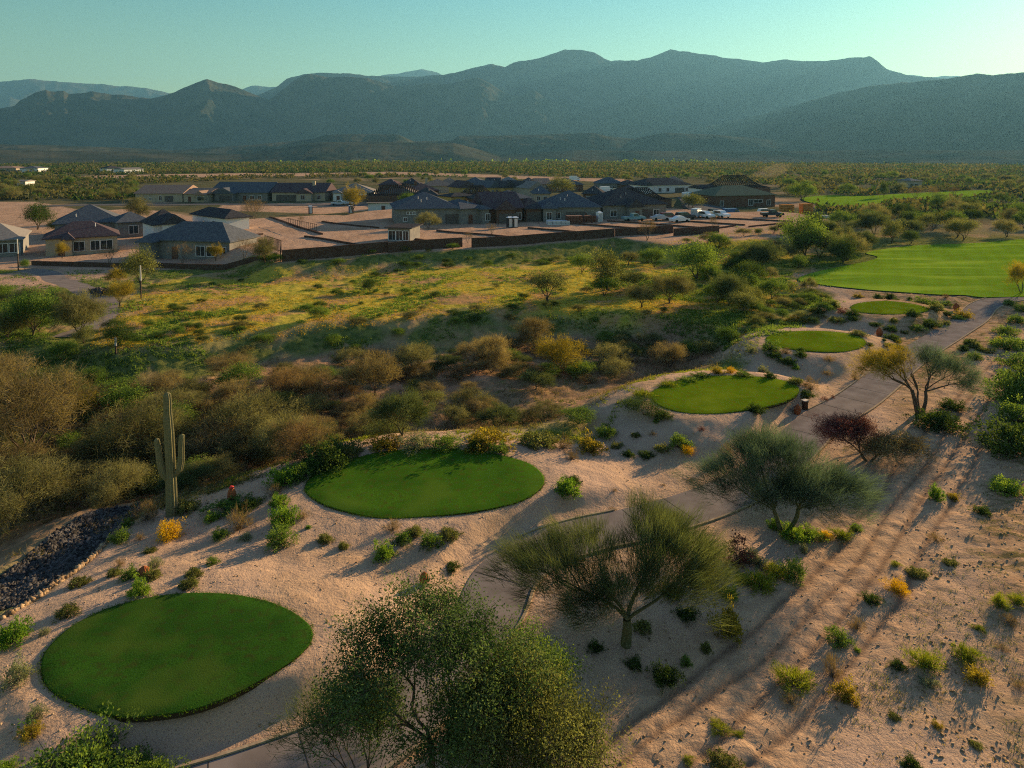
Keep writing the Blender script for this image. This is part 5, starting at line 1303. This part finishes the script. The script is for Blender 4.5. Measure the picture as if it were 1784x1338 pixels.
house(786, 362, 829, 359, 8, 3.6, 1.4, 'w_ochre', 'r_dark', 'bright yellow sheathed unfinished house front in the centre', 'hip', garages=[(.3, 3)], group='unfinished gabled houses')
house(835, 366, 880, 364, 13, 3.2, 3.0, 'w_brown', 'r_dark', 'dark roofed house right of the bright yellow unfinished front', 'hip', group=B3, pipes=1, wins=[(.3, .8, 1.4, 1.4)])
house(884, 364, 926, 362, 13, 3.2, 3.0, 'w_brown', 'r_blue', 'blue roofed house behind the dark brick garage house', 'hip', group=B3, pipes=1, wins=[(.3, .8, 1.4, 1.4)])
house(960, 334, 1016, 334, 15, 3.4, 3.6, 'w_brown', 'r_blue', 'far house with slate roof left of the white box truck', 'hip', group=B3, garages=[(.6, 3)], wins=[(.2, .8, 1.4, 1.4)])
house(1040, 332, 1086, 332, 14, 3.4, 3.6, 'w_grey', 'r_blue', 'far house with blue grey roof behind the parked vans', 'hip', group=B3, garages=[(.2, 3)], wins=[(.6, .8, 1.4, 1.4)])
house(1087, 334, 1114, 334, 12, 3.2, 2.6, 'w_brown', 'r_dark', 'small dark far house left of the long white house', 'hip', group=B3, wins=[(.3, .8, 1.4, 1.4)])
house(1120, 337, 1204, 335, 15, 3.6, 3.6, 'w_white', 'r_dark', 'long white house with black roof behind the parking street', 'hip', wins=[(.1, .8, 1.4, 1.6), (.32, .8, 1.4, 1.6), (.48, .8, 1.4, 1.6), (.88, .8, 1.2, 1.4)], garages=[(.66, 5)], wings=[(.0, .12, 2.6, 3.6, 1.6, 'gable')], group=B3)
house(1224, 344, 1250, 343, 10, 3.6, 1.8, 'w_white', 'r_dark', 'small white house with two little gables near the parked trucks', 'gable', wins=[(.7, .8, 1.0, 1.4)], doors=(.3,), wings=[(.04, .42, 1.2, 3.4, 1.6, 'gable')], group=B3)
house(1246, 362, 1350, 360, 15, 4.0, 3.6, 'w_brown', 'r_green', 'unfinished brown house with grey green hip roof at the right end of the estate', 'hip', wins=[(.08, .8, 1.2, 1.6), (.55, .8, 1.6, 1.9), (.64, 1.6, 3.2, 1.0), (.86, .8, 1.4, 1.6)], doors=(.28, .44))
house(-30, 300, 28, 300, 24, 3.5, 2.4, 'w_tan', 'r_tan', 'low tan building in the scrub at the far left edge', 'hip', group='far buildings in the scrub', wins=[(.3, .8, 1.6, 1.4)])
house(66, 301, 84, 300, 14, 4.0, 2.4, 'w_white', 'r_blue', 'little white house with bluish roof in the scrub at the far left', 'hip', group='far buildings in the scrub', wins=[(.3, .8, 1.6, 1.4)])
house(186, 300, 214, 299, 14, 3.5, 3.0, 'w_white', 'r_dark', 'white house with a black roof far off in the scrub', 'hip', group='far buildings in the scrub', wins=[(.3, .8, 1.6, 1.4)])
house(216, 303, 250, 302, 14, 4.0, 1.5, 'w_white', 'r_grey', 'long white farm building far off in the scrub', 'gable', group='far buildings in the scrub', wins=[(.2, .8, 1.6, 1.4), (.6, .8, 1.6, 1.4)])
house(30, 326, 44, 326, 8, 3, 1.0, 'w_white', 'r_grey', 'small white shed between trees at the far left', 'gable', group='far buildings in the scrub', wins=[(.3, .8, 1.2, 1.2)])
house(1588, 327, 1606, 327, 12, 3.5, 1.6, 'w_tan', 'r_grey', 'pale low hut beyond the far strip of fairway', 'hip', group='far buildings in the scrub', wins=[(.3, .8, 1.6, 1.4)])
# bare truss roofs of houses being built
def truss(px0, py0, px1, py1, depth, wh, rh, n, label):
    a, b = at(px0, py0), at(px1, py1); W = (b.xy - a.xy).length
    e = empty('unfinished_house', (a.x, a.y, a.z - .1), math.atan2(b.y - a.y, b.x - a.x)); tag(e, label, 'house', 'houses with open roof trusses')
    w = MB(); w.box(0, 0, -.2, W, depth, wh); w.build('wall', H['w_brown'], e)
    hip = W * .28
    for i in range(n + 1):
        x = W * i / n; s = min(1, max(.12, min(x, W - x) / hip)); t = MB()
        for (y0, z0, y1, z1) in ((0, 0, depth / 2, rh * s), (depth, 0, depth / 2, rh * s), (0, 0, depth, 0), (depth * .25, 0, depth * .5, rh * s * .98), (depth * .75, 0, depth * .5, rh * s * .98)):
            t.tube([(x, y0, wh + .05 + z0), (x, y1, wh + .05 + z1)], [.11, .11], 4)
        t.build('roof_truss', H['dtimber'], e)
    t = MB(); t.box(hip, depth / 2 - .06, wh + rh - .1, W - hip, depth / 2 + .06, wh + rh + .08)
    t.build('ridge_beam', H['dtimber'], e)
truss(644, 356, 742, 354, 13, 3.0, 3.8, 26, 'unfinished house with dark open roof trusses above the white wall')
truss(1250, 344, 1342, 342, 15, 3.8, 4.8, 26, 'unfinished house with black open trusses behind the green roofed one')
truss(1086, 366, 1170, 364, 13, 3.0, 3.6, 24, 'unfinished house with a dark truss skeleton right of the dark roofed houses')
truss(812, 356, 868, 354, 12, 3.0, 3.2, 18, 'unfinished house with dark trusses behind the yellow sheathed front')
a = at(642, 370)
wa = house(642, 371, 722, 369, 1.2, 3.0, .2, 'w_white', 'r_grey', 'long white wall of an unfinished house with two door openings', 'hip', doors=(.28, .62), group=R2)
# flat roofed site office
house(676, 421, 714, 422, 6, 2.6, .12, 'w_grey', 'r_dark', 'flat roofed pale site office standing alone on the bare lots', 'hip', wins=[(.04, .5, 1.3, 1.6), (.36, .5, 1.3, 1.6), (.68, .5, 1.0, 1.6)], group='site buildings', name='site_office')

# ------------------------------------------------------------------ walls and fences
wall_m = mat('block_wall', (.10, .065, .05), .95, (2, (.07, .045, .035), 6)); low_m = mat('footing', (.10, .06, .045), 1)
def wall(px0, py0, px1, py1, h, label, th=.3, m=None, group='dark block walls of the lots', name='block_wall'):
    a, b = at(px0, py0), at(px1, py1); n = max(2, int((b - a).length / 4)); mb = MB(); V = []; F = []
    d = (b.xy - a.xy).normalized(); nn = Vector((-d.y, d.x)) * th / 2
    for i in range(n + 1):
        q = a.lerp(b, i / n); z = tz(q.x, q.y)
        for s, zz in ((-1, z - .5), (-1, z + h), (1, z + h), (1, z - .5)): V.append((q.x + nn.x * s, q.y + nn.y * s, zz))
    for i in range(n):
        k = i * 4; F += [(k, k + 4, k + 5, k + 1), (k + 1, k + 5, k + 6, k + 2), (k + 2, k + 6, k + 7, k + 3)]
    F += [(0, 1, 2, 3), (n * 4 + 3, n * 4 + 2, n * 4 + 1, n * 4)]
    mb.add(V, F); o = mb.build(name, m or wall_m); tag(o, label, 'wall', group); return o
wall(56, 462, 255, 466, .7, 'low grey garden wall in front of the left houses, left half'); wall(258, 466, 484, 462, .8, 'low dark garden wall in front of the left houses, right half')
wall(492, 456, 676, 439, 1.7, 'tall dark wall below the lots, first stretch from the left'); wall(676, 441, 805, 430, 1.6, 'tall dark wall below the lots, second stretch from the left')
wall(822, 431, 1070, 413, 1.6, 'tall dark wall below the lots, third and longest stretch'); wall(1072, 415, 1172, 406, 1.5, 'tall dark wall below the lots, fourth stretch from the left'); wall(1174, 411, 1252, 405, 1.4, 'dark wall below the lots, last stretch at the right end')
LOW = [(457, 388, 561, 409), (531, 413, 659, 434), (561, 387, 600, 392), (712, 416, 804, 430), (761, 403, 941, 418), (920, 398, 1068, 411), (1001, 391, 1168, 404), (1058, 386, 1240, 399), (1160, 384, 1298, 393), (1244, 381, 1382, 387), (1305, 396, 1379, 388), (1247, 399, 1281, 394), (600, 392, 660, 398), (430, 412, 458, 409), (1180, 406, 1250, 402)]
LOW.sort(); ow = ['first', 'second', 'third', 'fourth', 'fifth', 'sixth', 'seventh', 'eighth', 'ninth', 'tenth', 'eleventh', 'twelfth', 'thirteenth', 'fourteenth', 'fifteenth']
for i, s in enumerate(LOW): wall(*s, .32, ow[i] + ' from the left of the thin dark low walls dividing the bare lots', .35, low_m, 'low walls dividing the bare lots', 'lot_wall')
def fence(px0, py0, px1, py1, h, n, label):
    a, b = at(px0, py0), at(px1, py1); e = empty('metal_fence', a); tag(e, label, 'fence', 'thin metal fences')
    d = (b - a); pm = MB()
    for i in range(n + 1):
        q = d * (i / n); pm.tube([(q.x, q.y, q.z - .1), (q.x, q.y, q.z + h)], [.05, .05], 4)
    pm.build('pickets', H['dtimber'], e)
    for zz in (.2, h - .1):
        r = MB(); r.tube([(0, 0, zz), (d.x, d.y, d.z + zz)], [.04, .04], 4); r.build('rail', H['dtimber'], e)
fence(462, 430, 490, 440, 2.0, 14, 'thin brown metal fence right of the left houses, back part'); fence(488, 440, 489, 456, 2.0, 12, 'thin brown metal fence right of the left houses, side part'); fence(500, 392, 552, 404, 1.6, 16, 'thin post fence on the bare lots near the green verge')

# ------------------------------------------------------------------ vehicles, toilets, site things
def paint(c): return mat('car_paint', c, .35, spec=.5)
CP = {'white': paint((.75, .75, .74)), 'teal': paint((.16, .30, .33)), 'maroon': paint((.12, .02, .03)), 'black': paint((.02, .02, .025)), 'silver': paint((.38, .40, .42)), 'blue': paint((.04, .10, .25)), 'red': paint((.40, .03, .02)), 'cream': paint((.5, .46, .3))}
tyre = mat('tyre', (.015, .015, .015), .9); lampm = mat('headlight_glass', (.7, .7, .65), .2)
def vehicle(px, py, kind, col, deg, label, name=None, group='vehicles parked in the estate'):
    q = at(px, py, 0); e = empty(name or {'car': 'parked_car', 'pickup': 'pickup_truck', 'van': 'parked_van', 'truck': 'box_truck', 'suv': 'parked_suv'}[kind], q, R(deg)); tag(e, label, {'car': 'car', 'pickup': 'pickup', 'van': 'van', 'truck': 'truck', 'suv': 'car'}[kind], group)
    prof = {'car': [(-2.2,.35),(-2.25,.8),(-2.0,.95),(-1.4,1.0),(-.8,1.42),(.5,1.45),(1.1,1.0),(2.0,.85),(2.25,.7),(2.2,.35)],
            'suv': [(-2.3,.4),(-2.35,1.0),(-2.1,1.7),(.3,1.75),(1.0,1.15),(2.1,1.0),(2.35,.8),(2.3,.4)],
            'pickup': [(-2.7,.5),(-2.7,1.1),(-.6,1.1),(-.55,1.8),(.7,1.8),(1.2,1.2),(2.5,1.1),(2.7,.8),(2.7,.5)],
            'van': [(-2.6,.4),(-2.65,2.1),(-2.5,2.3),(1.0,2.3),(1.7,1.4),(2.5,1.15),(2.65,.8),(2.6,.4)],
            'truck': [(-3.6,.6),(-3.6,3.1),(1.1,3.1),(1.1,2.3),(2.2,2.25),(2.7,1.4),(3.2,1.3),(3.3,.6)]}[kind]
    hw_ = 1.05 if kind == 'truck' else .92; m_ = MB(); k = len(prof)
    V = [(x, s * (hw_ if z < 1.15 else hw_ * .86), z) for s in (-1, 1) for x, z in prof]
    F = [tuple(range(k))[::-1], tuple(range(k, 2 * k))] + [(j, (j + 1) % k, k + (j + 1) % k, k + j) for j in range(k)]
    m_.add(V, F); m_.build('body', CP[col], e)
    gx = {'car': (-1.25, 1.0, .98, 1.36), 'suv': (-2.0, .8, 1.1, 1.62), 'pickup': (-.5, 1.0, 1.2, 1.7), 'van': (.2, 1.4, 1.4, 2.0), 'truck': (1.2, 2.3, 1.5, 2.1)}[kind]
    for s in (-1, 1):
        w = MB(); w.add([(gx[0], s * hw_ * .95, gx[2]), (gx[1], s * hw_ * .95, gx[2]), (gx[1] - .45, s * hw_ * .885, gx[3]), (gx[0] + .3, s * hw_ * .885, gx[3])], [(0, 1, 2, 3)]); w.build('window', H['glass'], e)
    L = prof[-1][0]
    for x in (-L * .62, L * .62):
        for s in (-1, 1):
            w = MB(); w.tube([(x, s * (hw_ - .12), .34), (x, s * (hw_ + .04), .34)], [.35, .35], 12); w.build('wheel', tyre, e)
    for s in (-1, 1):
        w = MB(); w.box(L - .02, s * .62 - .16, .68, L + .06, s * .62 + .16, .84); w.build('headlight', lampm, e)
for v in [(1104,385,'pickup','teal',12,'teal pickup truck parked in front of the dark roofed houses'),(1167,383,'suv','maroon',5,'dark maroon suv parked right of the teal pickup'),(1194,382,'suv','black',15,'black suv parked right of the maroon one'),(1184,387,'car','white',20,'small white car in front of the black suv'),(1214,379,'van','silver',60,'silver van at the left end of the crowded parking row'),(1229,380,'suv','white',-60,'white car in the middle of the crowded parking row'),(1240,378,'car','cream',-50,'cream car catching the sun in the crowded parking row'),(1257,379,'suv','white',-70,'white suv near the right end of the parking row'),(1276,377,'van','blue',10,'blue van at the right end of the crowded parking row'),(1246,375,'suv','black',-65,'black suv between the cream car and the white suv'),
          (1200,345,'van','white',5,'white van in the side street, left one of two'),(1218,346,'van','white',5,'white van in the side street, right one of two'),(1216,353,'car','white',80,'white car left of the red truck in the street'),(1229,354,'pickup','red',80,'red pickup truck in the middle of the street'),(1206,334,'car','silver',5,'grey car before the long white house'),
          (1028,339,'pickup','teal',10,'pale teal pickup left of the white box truck'),(1057,337,'truck','white',40,'white box truck parked behind the slate roofs'),(1078,338,'van','cream',5,'cream van parked right of the white box truck'),(1002,315,'truck','white',10,'big white truck far behind the houses'),(591,358,'pickup','silver',0,'grey pickup parked in the street of the back row'),(604,357,'car','white',0,'white car parked behind the grey pickup'),(1150,384,'car','silver',10,'small silver car between the teal pickup and maroon suv'),(1345,378,'pickup','black',0,'black pickup on the site at the right end'),(1335,374,'suv','white',0,'white suv on the site at the right end')]:
    vehicle(*v)
def toilet(px, py, col, label):
    q = at(px, py); e = empty('portable_toilet', q, R(25)); tag(e, label, 'portable toilet', 'portable toilets on the lots')
    b = MB(); b.box(-.55, -.55, 0, .55, .55, 2.05); b.build('cabin', col, e)
    b = MB(); b.box(-.6, -.6, 2.053, .6, .6, 2.12); b.add([(-.6, -.6, 2.12), (.6, -.6, 2.12), (.6, .6, 2.12), (-.6, .6, 2.12), (-.35, 0, 2.34), (.35, 0, 2.34)], [(0, 1, 5, 4), (1, 2, 5), (2, 3, 4, 5), (3, 0, 4)]); b.build('roof', CP['white'], e)
    b = MB(); b.box(-.36, -.59, .12, .36, -.553, 1.9); b.build('door', H['trim'] if col is not CP['white'] else CP['silver'], e)
toilet(541, 372, CP['maroon'], 'red brown portable toilet on the lots near the green verge'); toilet(611, 371, CP['blue'], 'blue portable toilet left of the yellow green street tree')
toilet(888, 396, CP['black'], 'dark portable toilet with white roof, left one of the pair'); toilet(897, 396, CP['black'], 'dark portable toilet with white roof, right one of the pair'); toilet(1044, 386, CP['white'], 'white portable toilet standing before the houses, left of the teal pickup')
def crate(px, py, w, h, d, m, name, label, cat, rows=4):
    q = at(px, py); e = empty(name, q, R(10)); tag(e, label, cat, 'building material on the site')
    for i in range(rows):
        b = MB(); z = h * i / rows; n = 5
        for j in range(n): b.box(-w / 2 + j * w / n + .03, -d / 2, z + .02, -w / 2 + (j + 1) * w / n - .03, d / 2, z + h / rows - .04)
        b.build('layer', m, e)
og = mat('stacked_board', (.45, .20, .06), .9)
crate(1370, 377, 3.6, 3.4, 2, og, 'lumber_stack', 'orange timber framework at the right end of the site, left one', 'lumber', 6); crate(1404, 377, 3.2, 3.6, 2, og, 'lumber_stack', 'orange timber pile at the right end of the site, right one', 'lumber', 6)
crate(1000, 390, 3.5, 1.9, 2.2, H['wood'], 'dumpster', 'dark red brown dumpster left of the white portable toilet', 'dumpster', 3); crate(1026, 387, 3.0, 1.6, 2, H['wood'], 'dumpster', 'brown dumpster just left of the white portable toilet', 'dumpster', 3)
crate(972, 391, 5, .9, 2.2, H['trim'], 'board_stack', 'flat stack of pale boards before the steel blue roofed house', 'boards', 3)
crate(1385, 379, 3, .8, 2, H['timber'], 'board_stack', 'low pile of timber between the two orange piles', 'boards', 3); crate(1440, 379, 3, .6, 1.6, H['trim'], 'board_stack', 'low pale pile at the far right end of the site', 'boards', 2)
# garden and street trees of the estate
for px, py, w, hs, k, lab in [(616,372,56,1.35,'gold','yellow green street tree right of the blue portable toilet'),(442,388,60,1.2,'bare','grey leafless tree behind the white house'),(747,398,46,1.0,'mixed','olive bush in front of the large slate roofed house'),(1205,372,52,1.1,'olive','round olive tree left of the crowded parking row'),(710,362,40,1.0,'green','green bush right of the open trusses'),(978,342,54,1.0,'olive','olive bush behind the steel blue roof'),(108,450,30,1.5,'gold','orange yellow little tree before the second front row house'),(190,458,50,1.0,'bare','pale bare bush before the second front row house'),(318,462,56,1.1,'bare','pale bush before the deep blue roofed house'),(375,455,38,1.2,'gold','olive yellow bush right of the pale bush, before the blue roofed house'),(425,460,50,1.2,'bare','bare bushy tree beside the low wall right of the left houses'),(462,462,60,1.2,'mixed','olive brown tree at the metal fence right of the left houses'),(44,470,24,1.2,'green','light green little tree beside the tall pale pole'),(65,400,60,1.3,'dark','dark green tree behind the front row at the left'),(100,405,36,1.1,'dark','dark bush left of the big pale blue roof'),(228,412,22,1.4,'gold','small yellow tree before the white framed square window'),(240,385,60,1.1,'mixed','round olive bush left of the sunlit tan roofed house'),(1127,420,44,1.5,'bare','leafless tree standing at the dark wall below the lots'),(856,410,30,1.1,'bare','small leafless tree on the bare lots'),(1243,398,22,1.6,'bare','thin leafless tree on the bare lots near the parking row'),(815,440,22,1.4,'bare','thin rusty tree at the gap of the dark wall'),(525,392,18,1.6,'bare','thin young tree on the green verge'),(350,352,30,.8,'mixed','brownish bush before the tan roofed houses'),(1305,352,30,.7,'green','green bush behind the green roofed house'),(1400,350,50,1.1,'green','green bush right of the site'),(1540,345,22,2.2,'dark','tall thin dark tree on the far strip of fairway'),(1595,349,34,1.2,'bare','small bare tree before the far fairway, left one'),(1627,349,34,1.2,'bare','small bare tree before the far fairway, middle one'),(1660,346,34,1.2,'bare','small bare tree before the far fairway, right one')]:
    q = at(px, py, -.05); tree_at(q, w / ppm(q), k, hs, lab, 'trees of the estate', rT)
road = STREET
mb = MB(); P = [Vector((*q, tz(*q) + .12)) for q in STREET]; mb.add([tuple(q) for q in P], [tuple(range(len(P)))[::-1]]); tag(mb.build('estate_road', asph), kind='structure')
for L_ in ([(60,360),(230,357),(400,356),(560,357),(660,358)],): ribbon('estate_road', smooth_line([flat(*q) for q in L_], 6), 7, asph, .1, .3)
# keep every label within sixteen words
for o_ in bpy.context.scene.objects:
    if 'label' in o_ and len(o_['label'].split()) > 16: print('LONG', len(o_['label'].split()), o_.name, o_['label'])
# dust thrown up on the plain
q = at(1338, 312, 0); mb = MB(); mb.tube([(q.x - 14, q.y, q.z), (q.x - 8, q.y, q.z + 2), (q.x, q.y, q.z + 4), (q.x + 9, q.y + 2, q.z + 7), (q.x + 16, q.y + 4, q.z + 9)], [1, 3, 4.5, 4.5, 1], 12)
dm = bpy.data.materials.new('dust_air'); dm.use_nodes = True; dm.node_tree.nodes.clear()
do_ = dm.node_tree.nodes.new('ShaderNodeOutputMaterial'); dv = dm.node_tree.nodes.new('ShaderNodeVolumePrincipled')
dv.inputs['Color'].default_value = (.85, .68, .50, 1); dv.inputs['Density'].default_value = .014
dm.node_tree.links.new(dv.outputs[0], do_.inputs['Volume'])
tag(mb.build('dust_plume', dm, None, True), kind='stuff')
